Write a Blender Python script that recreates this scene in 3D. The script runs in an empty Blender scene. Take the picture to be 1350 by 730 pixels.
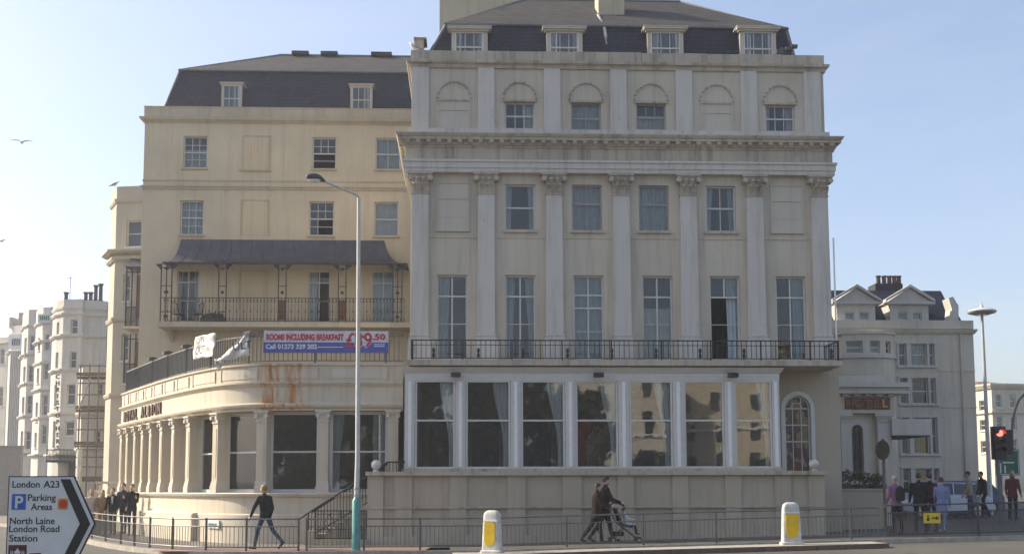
import bpy, bmesh, math, random
from mathutils import Vector, Matrix
random.seed(7)
R = math.radians
SC = bpy.context.scene
COL = SC.collection

# ------------------------------------------------------------------ camera, sky, sun, exposure
FPX, PX, PY = 1500.0, 675.0, 500.0          # focal length and principal point, in pixels of the 1350 x 730 photograph
CAM = Vector((0, -36, 1.78))
PITCH, YAW, ROLL = 5.45, 2.4, -0.15
CR = Matrix.Rotation(R(-YAW), 3, 'Z') @ Matrix.Rotation(R(90 + PITCH), 3, 'X') @ Matrix.Rotation(R(ROLL), 3, 'Z')
cd = bpy.data.cameras.new('camera'); cam = bpy.data.objects.new('camera', cd); COL.objects.link(cam)
cd.sensor_width = 36; cd.lens = 36 * FPX / 1350; cd.shift_y = (PY - 365) / 1350; cd.clip_end = 3000; cd.clip_start = .1
cam.matrix_world = Matrix.Translation(CAM) @ CR.to_4x4()
SC.camera = cam
SUN_EL, SUN_BEHIND = 34.0, 17.0             # sun low over the left, a little behind the hotel front
sdir = Vector((-math.cos(R(SUN_BEHIND)) * math.cos(R(SUN_EL)), math.sin(R(SUN_BEHIND)) * math.cos(R(SUN_EL)), math.sin(R(SUN_EL))))
W = bpy.data.worlds.new('World'); SC.world = W; W.use_nodes = True
wn = W.node_tree.nodes; wl = W.node_tree.links
sky = wn.new('ShaderNodeTexSky'); sky.sky_type = 'NISHITA'; sky.sun_disc = False
sky.sun_elevation = R(SUN_EL); sky.sun_rotation = math.atan2(sdir.x, sdir.y)
sky.air_density = 1.0; sky.dust_density = 2.4; sky.ozone_density = 1.5
# thin high cloud veil
tcw = wn.new('ShaderNodeTexCoord'); mpw = wn.new('ShaderNodeMapping'); mpw.inputs['Scale'].default_value = (1.6, 1.6, 7); wl.new(tcw.outputs['Generated'], mpw.inputs['Vector'])
nzw = wn.new('ShaderNodeTexNoise'); nzw.inputs['Scale'].default_value = 2.2; nzw.inputs['Detail'].default_value = 6; nzw.inputs['Roughness'].default_value = .6; wl.new(mpw.outputs[0], nzw.inputs['Vector'])
rpw = wn.new('ShaderNodeMapRange'); rpw.inputs[1].default_value = .48; rpw.inputs[2].default_value = .78; rpw.inputs[3].default_value = .10; rpw.inputs[4].default_value = .26; wl.new(nzw.outputs['Fac'], rpw.inputs[0])
tnw = wn.new('ShaderNodeMix'); tnw.data_type = 'RGBA'; tnw.blend_type = 'MULTIPLY'; tnw.inputs[0].default_value = 1; wl.new(sky.outputs[0], tnw.inputs[6]); tnw.inputs[7].default_value = (1.0, .955, .965, 1)
cvw = wn.new('ShaderNodeMix'); cvw.data_type = 'RGBA'; wl.new(rpw.outputs[0], cvw.inputs[0]); wl.new(tnw.outputs[2], cvw.inputs[6]); cvw.inputs[7].default_value = (3.6, 3.7, 3.8, 1)
wl.new(cvw.outputs[2], wn['Background'].inputs[0]); wn['Background'].inputs[1].default_value = 0.13
sl = bpy.data.lights.new('sun', 'SUN'); sl.energy = 3.8; sl.angle = R(.6); sl.color = (1, .90, .72)
so = bpy.data.objects.new('sun', sl); COL.objects.link(so)
so.rotation_euler = sdir.to_track_quat('Z', 'Y').to_euler(); so.location = (-40, 20, 40)
SC.view_settings.view_transform = 'Standard'; SC.view_settings.look = 'None'; SC.view_settings.gamma = 1
SC.view_settings.exposure = 0.92
SC.cycles.use_denoising = True; SC.cycles.max_bounces = 8; SC.cycles.transparent_max_bounces = 16
SC.cycles.caustics_reflective = False; SC.cycles.caustics_refractive = False

def P(px, py, Y):
    d = CR @ Vector(((px - PX) / FPX, -(py - PY) / FPX, -1))
    return CAM + d * ((Y - CAM.y) / d.y)
def XX(px, Y, py=500): return P(px, py, Y).x
def ZZ(py, Y, px=675): return P(px, py, Y).z
def gz(x, y):
    a = max(0., min(1., (x + 1) / 4)); a = a * a * (3 - 2 * a)
    b = max(0., min(1., (x - 6) / 8))
    return a * .022 * max(0, x) + b * .012 * max(0, min(y, 40))

# ------------------------------------------------------------------ materials
MATS = {}
def mat(name):
    m = bpy.data.materials.new(name); m.use_nodes = True; MATS[name] = m
    nt = m.node_tree; b = nt.nodes['Principled BSDF']
    return m, nt, nt.nodes, nt.links, b
def N(ns, t, **k):
    n = ns.new(t)
    for a, v in k.items():
        if a[0] == 'i' and a[1:].isdigit():
            n.inputs[int(a[1:])].default_value = v
        else: setattr(n, a, v)
    return n
def pos_scaled(ns, ls, s):
    g = N(ns, 'ShaderNodeNewGeometry'); m = N(ns, 'ShaderNodeMapping'); m.inputs['Scale'].default_value = s
    ls.new(g.outputs['Position'], m.inputs['Vector']); return m.outputs[0]
def noise(ns, ls, vec, scale, detail=4, rough=.55):
    n = N(ns, 'ShaderNodeTexNoise'); n.inputs['Scale'].default_value = scale; n.inputs['Detail'].default_value = detail
    n.inputs['Roughness'].default_value = rough; ls.new(vec, n.inputs['Vector']); return n.outputs['Fac']
def ramp(ns, ls, fac, a, b, ca=(0, 0, 0, 1), cb=(1, 1, 1, 1)):
    r = N(ns, 'ShaderNodeValToRGB'); r.color_ramp.elements[0].position = a; r.color_ramp.elements[1].position = b
    r.color_ramp.elements[0].color = ca; r.color_ramp.elements[1].color = cb; ls.new(fac, r.inputs[0]); return r.outputs[0]
def mix(ns, ls, fac, a, b, mode='MIX'):
    m = N(ns, 'ShaderNodeMix', data_type='RGBA', blend_type=mode)
    for s, v in ((0, fac), (6, a), (7, b)):
        if isinstance(v, (int, float)): m.inputs[s].default_value = v
        elif isinstance(v, tuple): m.inputs[s].default_value = v if len(v) == 4 else v + (1,)
        else: ls.new(v, m.inputs[s])
    return m.outputs[2]
def bump(ns, ls, b, h, strength, dist=.02):
    n = N(ns, 'ShaderNodeBump'); n.inputs['Strength'].default_value = strength; n.inputs['Distance'].default_value = dist
    ls.new(h, n.inputs['Height']); ls.new(n.outputs[0], b.inputs['Normal'])
def stucco(name, c, dirt=(.25, .22, .17), amt=.55, rough=.85, streak=1.0, patch=.12, rust=None):
    m, nt, ns, ls, b = mat(name)
    big = noise(ns, ls, pos_scaled(ns, ls, (1, 1, 1)), .45, 5)
    st = noise(ns, ls, pos_scaled(ns, ls, (3.2, 3.2, .22)), 1.1, 5, .65)
    fine = noise(ns, ls, pos_scaled(ns, ls, (1, 1, 1)), 7, 6, .7)
    col = mix(ns, ls, ramp(ns, ls, big, .3, .72), c, tuple(v * (1 - patch * 2) for v in c))
    col = mix(ns, ls, ramp(ns, ls, fine, .55, .8), col, tuple(v * (1 - patch * 1.6) for v in c))
    sm = ramp(ns, ls, st, .50, .72)
    mm = N(ns, 'ShaderNodeMath', operation='MULTIPLY', i1=amt * streak); ls.new(sm, mm.inputs[0])
    col = mix(ns, ls, mm.outputs[0], col, dirt)
    sp = noise(ns, ls, pos_scaled(ns, ls, (1, 1, .6)), 2.6, 8, .75)
    mm = N(ns, 'ShaderNodeMath', operation='MULTIPLY', i1=amt * .8); ls.new(ramp(ns, ls, sp, .585, .70), mm.inputs[0])
    col = mix(ns, ls, mm.outputs[0], col, dirt)
    dr = noise(ns, ls, pos_scaled(ns, ls, (9, 9, .35)), 1.3, 4, .6)
    mm = N(ns, 'ShaderNodeMath', operation='MULTIPLY', i1=amt * .7); ls.new(ramp(ns, ls, dr, .60, .74), mm.inputs[0])
    col = mix(ns, ls, mm.outputs[0], col, tuple(v * .55 for v in dirt))
    if rust:
        g = N(ns, 'ShaderNodeNewGeometry'); s = N(ns, 'ShaderNodeSeparateXYZ'); ls.new(g.outputs['Position'], s.inputs[0])
        x0, x1, z0, z1 = rust
        def band(o, a, bb, fa, fb):
            r1 = N(ns, 'ShaderNodeMapRange', interpolation_type='SMOOTHSTEP'); r1.inputs[1].default_value = a - fa; r1.inputs[2].default_value = a + fa; ls.new(o, r1.inputs[0])
            r2 = N(ns, 'ShaderNodeMapRange', interpolation_type='SMOOTHSTEP'); r2.inputs[1].default_value = bb + fb; r2.inputs[2].default_value = bb - fb; ls.new(o, r2.inputs[0])
            k = N(ns, 'ShaderNodeMath', operation='MULTIPLY'); ls.new(r1.outputs[0], k.inputs[0]); ls.new(r2.outputs[0], k.inputs[1]); return k.outputs[0]
        k = N(ns, 'ShaderNodeMath', operation='MULTIPLY'); ls.new(band(s.outputs[0], x0, x1, .15, .25), k.inputs[0]); ls.new(band(s.outputs[2], z0, z1, .25, .1), k.inputs[1])
        rn = noise(ns, ls, pos_scaled(ns, ls, (5, 5, .7)), 1.0, 5, .6)
        k2 = N(ns, 'ShaderNodeMath', operation='MULTIPLY'); ls.new(k.outputs[0], k2.inputs[0]); ls.new(ramp(ns, ls, rn, .42, .62), k2.inputs[1])
        col = mix(ns, ls, k2.outputs[0], col, (.42, .17, .035))
    ls.new(col, b.inputs['Base Color']); b.inputs['Roughness'].default_value = rough
    bump(ns, ls, b, fine, .25, .015)
    return m
def plain(name, c, rough=.6, metal=0, var=.15, spec=.5, scale=6):
    m, nt, ns, ls, b = mat(name)
    n = noise(ns, ls, pos_scaled(ns, ls, (1, 1, 1)), scale, 5)
    col = mix(ns, ls, ramp(ns, ls, n, .3, .75), c, tuple(v * (1 - var * 2) for v in c))
    ls.new(col, b.inputs['Base Color']); b.inputs['Roughness'].default_value = rough; b.inputs['Metallic'].default_value = metal
    b.inputs['Specular IOR Level'].default_value = spec
    return m
def slate(name, c1, c2, s=1.0):
    m, nt, ns, ls, b = mat(name)
    g = N(ns, 'ShaderNodeNewGeometry'); sx = N(ns, 'ShaderNodeSeparateXYZ'); ls.new(g.outputs['Position'], sx.inputs[0])
    ad = N(ns, 'ShaderNodeMath', operation='ADD'); ls.new(sx.outputs[0], ad.inputs[0]); ls.new(sx.outputs[1], ad.inputs[1])
    cx = N(ns, 'ShaderNodeCombineXYZ'); ls.new(ad.outputs[0], cx.inputs[0])
    zz = N(ns, 'ShaderNodeMath', operation='MULTIPLY', i1=1.15); ls.new(sx.outputs[2], zz.inputs[0]); ls.new(zz.outputs[0], cx.inputs[1])
    br = N(ns, 'ShaderNodeTexBrick'); br.inputs['Scale'].default_value = 1; br.inputs['Brick Width'].default_value = .28 * s; br.inputs['Row Height'].default_value = .2 * s
    br.inputs['Mortar Size'].default_value = .02; br.inputs['Color1'].default_value = c1 + (1,); br.inputs['Color2'].default_value = c2 + (1,); br.inputs['Mortar'].default_value = (.010, .010, .012, 1)
    ls.new(cx.outputs[0], br.inputs['Vector'])
    n = noise(ns, ls, pos_scaled(ns, ls, (1, 1, 1)), 1.4, 6, .7)
    col = mix(ns, ls, ramp(ns, ls, n, .45, .75), br.outputs['Color'], (c1[0] * 1.5, c1[1] * 1.5, c1[2] * 1.45))
    ls.new(col, b.inputs['Base Color']); b.inputs['Roughness'].default_value = .8; b.inputs['Specular IOR Level'].default_value = .2
    bump(ns, ls, b, br.outputs['Fac'], -.5, .02)
    return m
def glass(name, tint=(.72, .78, .80), ior=1.75):
    m, nt, ns, ls, b = mat(name); ns.remove(b)
    t = N(ns, 'ShaderNodeBsdfTransparent'); t.inputs[0].default_value = tint + (1,)
    g = N(ns, 'ShaderNodeBsdfGlossy'); g.inputs['Roughness'].default_value = .015; g.inputs[0].default_value = (.95, .97, 1, 1)
    bn = N(ns, 'ShaderNodeBump'); bn.inputs['Strength'].default_value = .03; bn.inputs['Distance'].default_value = .03
    ls.new(noise(ns, ls, pos_scaled(ns, ls, (1, 1, 1)), 1.6, 2), bn.inputs['Height']); ls.new(bn.outputs[0], g.inputs['Normal'])
    f = N(ns, 'ShaderNodeFresnel'); f.inputs[0].default_value = ior
    mx = N(ns, 'ShaderNodeMixShader'); ls.new(f.outputs[0], mx.inputs[0]); ls.new(t.outputs[0], mx.inputs[1]); ls.new(g.outputs[0], mx.inputs[2])
    ls.new(mx.outputs[0], ns['Material Output'].inputs[0]); return m
def emit(name, c, s):
    m, nt, ns, ls, b = mat(name); b.inputs['Base Color'].default_value = c + (1,); b.inputs['Emission Color'].default_value = c + (1,); b.inputs['Emission Strength'].default_value = s; return m

stucco('main_stucco', (.575, .515, .415), dirt=(.27, .22, .16), amt=.45, patch=.12)
stucco('main_white', (.575, .545, .495), dirt=(.30, .27, .22), amt=.6, patch=.06)
stucco('main_stone', (.50, .44, .35), dirt=(.17, .15, .12), amt=.8, patch=.14)
stucco('podium_stucco', (.47, .405, .305), dirt=(.22, .19, .15), amt=.32, patch=.08)
stucco('panel_white', (.54, .49, .41), amt=.3, patch=.06)
stucco('left_stucco', (.645, .55, .385), dirt=(.48, .34, .21), amt=.5, patch=.10)
stucco('left_blind', (.63, .52, .345), dirt=(.50, .30, .16), amt=.6, patch=.08)
stucco('left_trim', (.54, .46, .33), dirt=(.28, .23, .17), amt=.55)
stucco('pav_wall', (.61, .54, .42), dirt=(.34, .27, .17), amt=.4, patch=.08, rust=(XX(340, -1), XX(405, -1), 4.1, 5.7))
stucco('pav_white', (.62, .56, .46), dirt=(.34, .28, .2), amt=.4, patch=.06, rust=(XX(340, -1), XX(405, -1), 4.1, 5.7))
stucco('terrace_white', (.60, .575, .52), amt=.3)
stucco('cream_house', (.50, .455, .36), amt=.3)
stucco('annex_stucco', (.68, .61, .485), amt=.35)
stucco('annex_white', (.64, .60, .54), amt=.3)
stucco('far_cream', (.66, .60, .48), amt=.35)
stucco('chimney_cream', (.58, .50, .35), amt=.4)
slate('slate_dark', (.017, .021, .040), (.028, .034, .058))
slate('slate_sunlit', (.052, .047, .044), (.078, .070, .064))  # lighter brown slate copy: sun on the upper slopes put into the colour
plain('lead', (.16, .17, .19), .5, .2, .2)
plain('hood_metal', (.075, .078, .095), .55, .3, .25, scale=3)
plain('white_paint', (.60, .585, .55), .4, 0, .06)
plain('frame_grey', (.36, .34, .31), .5, 0, .1)
plain('white_gloss', (.8, .8, .8), .35, 0, .05)
plain('iron', (.022, .023, .026), .5, .4, .2)
plain('rusty_iron', (.20, .075, .025), .8, 0, .4, scale=15)
plain('grey_rail', (.16, .16, .155), .5, .5, .2)
plain('galv', (.42, .42, .41), .45, .7, .15)
plain('lamp_grey', (.58, .57, .54), .5, 0, .1)
plain('turquoise', (.09, .30, .28), .45, 0, .2)
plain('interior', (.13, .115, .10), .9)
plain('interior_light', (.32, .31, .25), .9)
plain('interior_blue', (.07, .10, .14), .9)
plain('curtain_blue', (.46, .53, .56), .9, 0, .08)
plain('curtain_bay', (.80, .88, .90), .9, 0, .06)
plain('curtain_white', (.62, .63, .64), .9, 0, .08)
plain('net', (.50, .54, .55), .95, 0, .1)
plain('yellow_curtain', (.75, .55, .16), .9)
plain('red_cloth', (.34, .035, .03), .9)
plain('gold_cloth', (.42, .32, .16), .8, 0, .4)
plain('black', (.012, .012, .013), .5)
plain('dark_grey', (.05, .05, .055), .6)
plain('letter_brown', (.10, .055, .035), .6)
plain('hotel_letter', (.30, .06, .02), .5)
plain('orange_mark', (.75, .30, .02), .5)
plain('sign_white', (.66, .69, .68), .5, 0, .05)
plain('sign_black', (.018, .018, .018), .5)
plain('sign_blue', (.03, .13, .46), .5, 0, .08)
plain('sign_red', (.62, .07, .02), .5)
plain('sign_orange', (.78, .34, .04), .5)
plain('sign_brown', (.10, .022, .02), .5)
plain('sign_green', (.0, .11, .06), .5)
plain('sign_yellow', (.75, .55, .02), .5)
plain('banner_blue', (.07, .09, .38), .6)
plain('banner_white', (.66, .64, .68), .6)
plain('banner_red', (.50, .02, .04), .6)
plain('bollard_white', (.64, .63, .58), .5, 0, .22, scale=5)
plain('bollard_yellow', (.80, .52, .01), .35, 0, .1)
plain('terracotta', (.20, .10, .07), .8)
plain('pot_dark', (.05, .045, .045), .8)
plain('wood', (.20, .14, .09), .8, 0, .25)
plain('hoarding', (.30, .29, .27), .7)
plain('scaffold', (.22, .19, .16), .5, .5, .3)
plain('skin', (.52, .31, .22), .6, 0, .05)
plain('hair_dark', (.02, .016, .013), .7)
plain('hair_fair', (.30, .20, .09), .7)
plain('hair_grey', (.40, .38, .35), .7)
for nm, c in (('cloth_black', (.014, .014, .017)), ('cloth_brown', (.028, .018, .016)), ('cloth_navy', (.022, .03, .055)), ('cloth_jean', (.045, .07, .12)), ('cloth_tan', (.30, .20, .10)), ('cloth_cream', (.55, .48, .40)), ('cloth_grey', (.10, .10, .11)), ('cloth_pink', (.24, .12, .20)), ('cloth_sky', (.17, .21, .37)), ('cloth_sheet', (.80, .79, .76)), ('cloth_white', (.66, .68, .74)), ('cloth_red', (.13, .025, .025)), ('cloth_beige', (.36, .30, .24)), ('cloth_maroon', (.05, .012, .02))):
    plain(nm, c, .95, 0, .15, spec=.08, scale=20)
plain('leaf', (.045, .085, .028), .6, 0, .35)
plain('leaf_olive', (.09, .085, .03), .6, 0, .35)
plain('bark', (.09, .065, .045), .9)
plain('gull_white', (.7, .7, .7), .7); plain('gull_grey', (.22, .23, .25), .7)
plain('car_silver', (.42, .46, .55), .25, .5, .03); plain('car_blue', (.05, .09, .22), .25, .3, .03)
plain('rubber', (.02, .02, .02), .8); plain('alloy', (.45, .45, .46), .35, .8)
plain('car_glass', (.03, .04, .05), .06, 0, .0); plain('lens_red', (.35, .02, .02), .2); plain('lens_white', (.8, .8, .8), .1)
plain('kerb_stone', (.42, .385, .32), .85, 0, .2); plain('kerb_shade_brown', (.17, .11, .085), .85, 0, .25)
plain('sandstone', (.52, .44, .31), .85, 0, .2)
emit('red_lamp', (1, .05, .03), 6)
glass('glass', (.88, .90, .90), 1.48); glass('glass_room', (.98, .99, .99), 1.8)
m, nt, ns, ls, b = mat('stained_glass')
vr = N(ns, 'ShaderNodeTexVoronoi'); vr.inputs['Scale'].default_value = 6; ls.new(pos_scaled(ns, ls, (1, 1, .7)), vr.inputs['Vector'])
cr = N(ns, 'ShaderNodeValToRGB'); cr.color_ramp.interpolation = 'CONSTANT'
for i, (p, c) in enumerate(((0, (.02, .02, .025)), (.3, (.09, .03, .028)), (.45, (.20, .15, .08)), (.6, (.03, .035, .06)), (.72, (.22, .19, .13)), (.86, (.07, .05, .09)))):
    e = cr.color_ramp.elements[i] if i < 2 else cr.color_ramp.elements.new(p)
    e.position = p; e.color = c + (1,)
ls.new(vr.outputs['Color'], cr.inputs[0]); ls.new(cr.outputs[0], b.inputs['Base Color']); b.inputs['Roughness'].default_value = .12
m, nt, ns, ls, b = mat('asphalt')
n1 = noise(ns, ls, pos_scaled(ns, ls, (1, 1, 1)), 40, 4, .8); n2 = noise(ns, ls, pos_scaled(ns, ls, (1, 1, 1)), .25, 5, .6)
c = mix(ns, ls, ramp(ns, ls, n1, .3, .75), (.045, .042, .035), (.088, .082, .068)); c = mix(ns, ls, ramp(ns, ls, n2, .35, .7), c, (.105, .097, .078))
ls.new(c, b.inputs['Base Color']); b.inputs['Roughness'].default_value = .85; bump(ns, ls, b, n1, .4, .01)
def paving(name, c1, c2, w, h, mortar):
    m, nt, ns, ls, b = mat(name)
    br = N(ns, 'ShaderNodeTexBrick'); br.inputs['Scale'].default_value = 1; br.inputs['Brick Width'].default_value = w; br.inputs['Row Height'].default_value = h; br.inputs['Mortar Size'].default_value = .012
    br.inputs['Color1'].default_value = c1 + (1,); br.inputs['Color2'].default_value = c2 + (1,); br.inputs['Mortar'].default_value = mortar + (1,)
    ls.new(pos_scaled(ns, ls, (1, 1, 1)), br.inputs['Vector'])
    n2 = noise(ns, ls, pos_scaled(ns, ls, (1, 1, 1)), .8, 6, .7)
    c = mix(ns, ls, ramp(ns, ls, n2, .5, .8), br.outputs['Color'], (c1[0] * .5, c1[1] * .5, c1[2] * .5))
    ls.new(c, b.inputs['Base Color']); b.inputs['Roughness'].default_value = .85; bump(ns, ls, b, br.outputs['Fac'], -.4, .01)
paving('paving', (.16, .14, .115), (.20, .175, .145), .6, .45, (.06, .055, .05))
paving('brick_paving', (.30, .15, .11), (.24, .12, .09), .22, .11, (.12, .10, .08))

# ------------------------------------------------------------------ mesh helpers
class MB:
    def __init__(s): s.v = []; s.f = []
    def add(s, vs, fs):
        o = len(s.v); s.v += [tuple(v) for v in vs]; s.f += [tuple(i + o for i in f) for f in fs]; return s
    def box(s, x0, x1, y0, y1, z0, z1):
        return s.add([(x0, y0, z0), (x1, y0, z0), (x1, y1, z0), (x0, y1, z0), (x0, y0, z1), (x1, y0, z1), (x1, y1, z1), (x0, y1, z1)],
                     [(0, 3, 2, 1), (4, 5, 6, 7), (0, 1, 5, 4), (1, 2, 6, 5), (2, 3, 7, 6), (3, 0, 4, 7)])
    def rings(s, rs, closed=True, cap=True):
        n = len(rs[0]); vs = [p for r in rs for p in r]; fs = []
        for i in range(len(rs) - 1):
            for j in range(n if closed else n - 1):
                k = (j + 1) % n; fs.append((i * n + j, i * n + k, (i + 1) * n + k, (i + 1) * n + j))
        if cap and closed: fs.append(tuple(range(n - 1, -1, -1))); fs.append(tuple((len(rs) - 1) * n + j for j in range(n)))
        return s.add(vs, fs)
    def prism(s, poly, y0, y1):            # polygon in x,z extruded along y
        return s.rings([[(x, y0, z) for x, z in poly], [(x, y1, z) for x, z in poly]])
    def prism_x(s, poly, x0, x1):          # polygon in y,z extruded along x
        return s.rings([[(x0, y, z) for y, z in poly], [(x1, y, z) for y, z in poly]])
    def prism_z(s, poly, z0, z1):
        return s.rings([[(x, y, z0) for x, y in poly], [(x, y, z1) for x, y in poly]])
    def lathe(s, prof, c=(0, 0, 0), n=16):
        return s.rings([[(c[0] + r * math.cos(2 * math.pi * j / n), c[1] + r * math.sin(2 * math.pi * j / n), c[2] + z) for j in range(n)] for r, z in prof])
    def tube(s, pts, r, n=8):
        pts = [Vector(p) for p in pts]; rr = r if isinstance(r, (list, tuple)) else [r] * len(pts); rs = []
        for i, p in enumerate(pts):
            t = (pts[min(i + 1, len(pts) - 1)] - pts[max(i - 1, 0)]).normalized()
            u = t.cross(Vector((0, 0, 1)) if abs(t.z) < .95 else Vector((0, 1, 0))).normalized(); w = u.cross(t)
            rs.append([p + u * (rr[i] * math.cos(2 * math.pi * j / n)) + w * (rr[i] * math.sin(2 * math.pi * j / n)) for j in range(n)])
        return s.rings(rs)
    def ball(s, c, r, n=14, m=9):
        rx, ry, rz = r if isinstance(r, (tuple, list)) else (r, r, r)
        return s.rings([[(c[0] + rx * math.sin(a) * math.cos(2 * math.pi * j / n), c[1] + ry * math.sin(a) * math.sin(2 * math.pi * j / n), c[2] - rz * math.cos(a)) for j in range(n)]
                        for a in [math.pi * (i + .02) / (m + .04) for i in range(m + 1)]])
    def sweep(s, path, prof, cap=True):    # closed profile (out, z) along a plan path, out = to the right of travel
        rs = []
        for i, p in enumerate(path):
            ns_ = []
            if i > 0: t = (path[i] - path[i - 1]).normalized(); ns_.append(Vector((t.y, -t.x)))
            if i < len(path) - 1: t = (path[i + 1] - path[i]).normalized(); ns_.append(Vector((t.y, -t.x)))
            nn = sum(ns_, Vector((0, 0))); nn.normalize(); nn = nn / max(.3, nn.dot(ns_[0]))
            rs.append([(p.x + nn.x * o, p.y + nn.y * o, z) for o, z in prof])
        return s.rings(rs, cap=cap)
    def mesh(s, name, material, smooth=False):
        me = bpy.data.meshes.new(name); me.from_pydata(s.v, [], s.f); 
        bm = bmesh.new(); bm.from_mesh(me); bmesh.ops.recalc_face_normals(bm, faces=bm.faces); bm.to_mesh(me); bm.free()
        me.materials.append(MATS[material])
        if smooth:
            me.polygons.foreach_set('use_smooth', [True] * len(me.polygons)); me.set_sharp_from_angle(angle=R(40))
        me.update(); return me
    def build(s, name, material, parent=None, T=None, smooth=False):
        return put(name, s.mesh(name, material, smooth), parent, T)
WM = {}
def put(name, me, parent=None, T=None):
    o = bpy.data.objects.new(name, me); COL.objects.link(o)
    T = T if T is not None else Matrix.Identity(4)
    if isinstance(T, (tuple, Vector)): T = Matrix.Translation(Vector(T))
    o.matrix_basis = T; WM[o] = T
    if parent is not None:
        o.parent = parent; o.matrix_parent_inverse = WM[parent].inverted()
    return o
def thing(name, label, cat, loc=(0, 0, 0), group=None):
    o = put(name, None, None, Vector(loc)); return tag(o, label, cat, group)
def tag(o, label, cat, group=None):
    o['label'] = label; o['category'] = cat
    if group: o['group'] = group
    return o
def struct(o): o['kind'] = 'structure'; return o
def frame(x, y, z, ang=0): return Matrix.Translation((x, y, z)) @ Matrix.Rotation(ang, 4, 'Z')
TXT = {}
def text(name, s, size, T, material, parent=None, ext=.006, xs=1.0, off=0.0, align='LEFT'):
    key = (s, size, ext, xs, off, align, material)
    if key not in TXT:
        c = bpy.data.curves.new('text', 'FONT'); c.body = s; c.size = size; c.extrude = ext; c.offset = off; c.align_x = align; c.resolution_u = 3
        o = bpy.data.objects.new('text', c); COL.objects.link(o)
        dg = bpy.context.evaluated_depsgraph_get(); me = bpy.data.meshes.new_from_object(o.evaluated_get(dg))
        bpy.data.objects.remove(o); bpy.data.curves.remove(c)
        me.transform(Matrix.Scale(xs, 4, (1, 0, 0))); me.transform(Matrix.Rotation(R(90), 4, 'X'))
        me.materials.clear(); me.materials.append(MATS[material]); TXT[key] = me
    return put(name, TXT[key], parent, T)
CACHE = {}
def cached(key, fn):
    if key not in CACHE: CACHE[key] = fn()
    return CACHE[key]

def wall(parent, T, w, h, ops, thick, material, name='wall', z0=0.0):
    """upright wall in a local frame (x along, y inward) with real openings (x0,x1,z0,z1)"""
    xs = sorted({0.0, w} | {round(v, 4) for o in ops for v in o[:2]}); zs = sorted({z0, h} | {round(v, 4) for o in ops for v in o[2:]})
    def hole(i, j):
        if i < 0 or j < 0 or i >= len(xs) - 1 or j >= len(zs) - 1: return True
        cx, cz = (xs[i] + xs[i + 1]) / 2, (zs[j] + zs[j + 1]) / 2
        return any(o[0] < cx < o[1] and o[2] < cz < o[3] for o in ops)
    m = MB()
    for i in range(len(xs) - 1):
        for j in range(len(zs) - 1):
            if hole(i, j): continue
            a, b_, c, d = xs[i], xs[i + 1], zs[j], zs[j + 1]
            m.add([(a, 0, c), (b_, 0, c), (b_, 0, d), (a, 0, d)], [(0, 1, 2, 3)]); m.add([(a, thick, c), (b_, thick, c), (b_, thick, d), (a, thick, d)], [(3, 2, 1, 0)])
            if hole(i - 1, j): m.add([(a, 0, c), (a, 0, d), (a, thick, d), (a, thick, c)], [(0, 1, 2, 3)])
            if hole(i + 1, j): m.add([(b_, 0, c), (b_, 0, d), (b_, thick, d), (b_, thick, c)], [(3, 2, 1, 0)])
            if hole(i, j - 1): m.add([(a, 0, c), (b_, 0, c), (b_, thick, c), (a, thick, c)], [(3, 2, 1, 0)])
            if hole(i, j + 1): m.add([(a, 0, d), (b_, 0, d), (b_, thick, d), (a, thick, d)], [(0, 1, 2, 3)])
    me = bpy.data.meshes.new(name); me.from_pydata(m.v, [], m.f); me.materials.append(MATS[material])
    return put(name, me, parent, T)

def curtain_mesh(w, h, material, gather=0.0, side=1, seed=0):
    """folded cloth w wide, h tall; gather pulls the lower part towards one side"""
    rnd = random.Random(seed); n = max(10, int(w / .022)); ph = rnd.random() * 6; k = 6.2832 / rnd.uniform(.10, .15); m = MB(); rows = 9; vs = []; fs = []
    for j in range(rows):
        t = j / (rows - 1); g = 1 - gather * math.sin(min(1, (1 - t) * 1.35) * math.pi / 2) ** 2
        for i in range(n + 1):
            u = i / n; x = u * w
            x = (w - (w - x) * g) if side > 0 else x * g
            vs.append((x, .028 * math.sin(u * w * k + ph) + .012 * math.sin(u * w * k * .43 + t), h * t))
    for j in range(rows - 1):
        for i in range(n): a = j * (n + 1) + i; fs.append((a, a + 1, a + n + 2, a + n + 1))
    m.add(vs, fs); me = bpy.data.meshes.new('curtain'); me.from_pydata(m.v, [], m.f); me.materials.append(MATS[material]); me.polygons.foreach_set('use_smooth', [True] * len(me.polygons))
    return me
SEED = [0]
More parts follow.
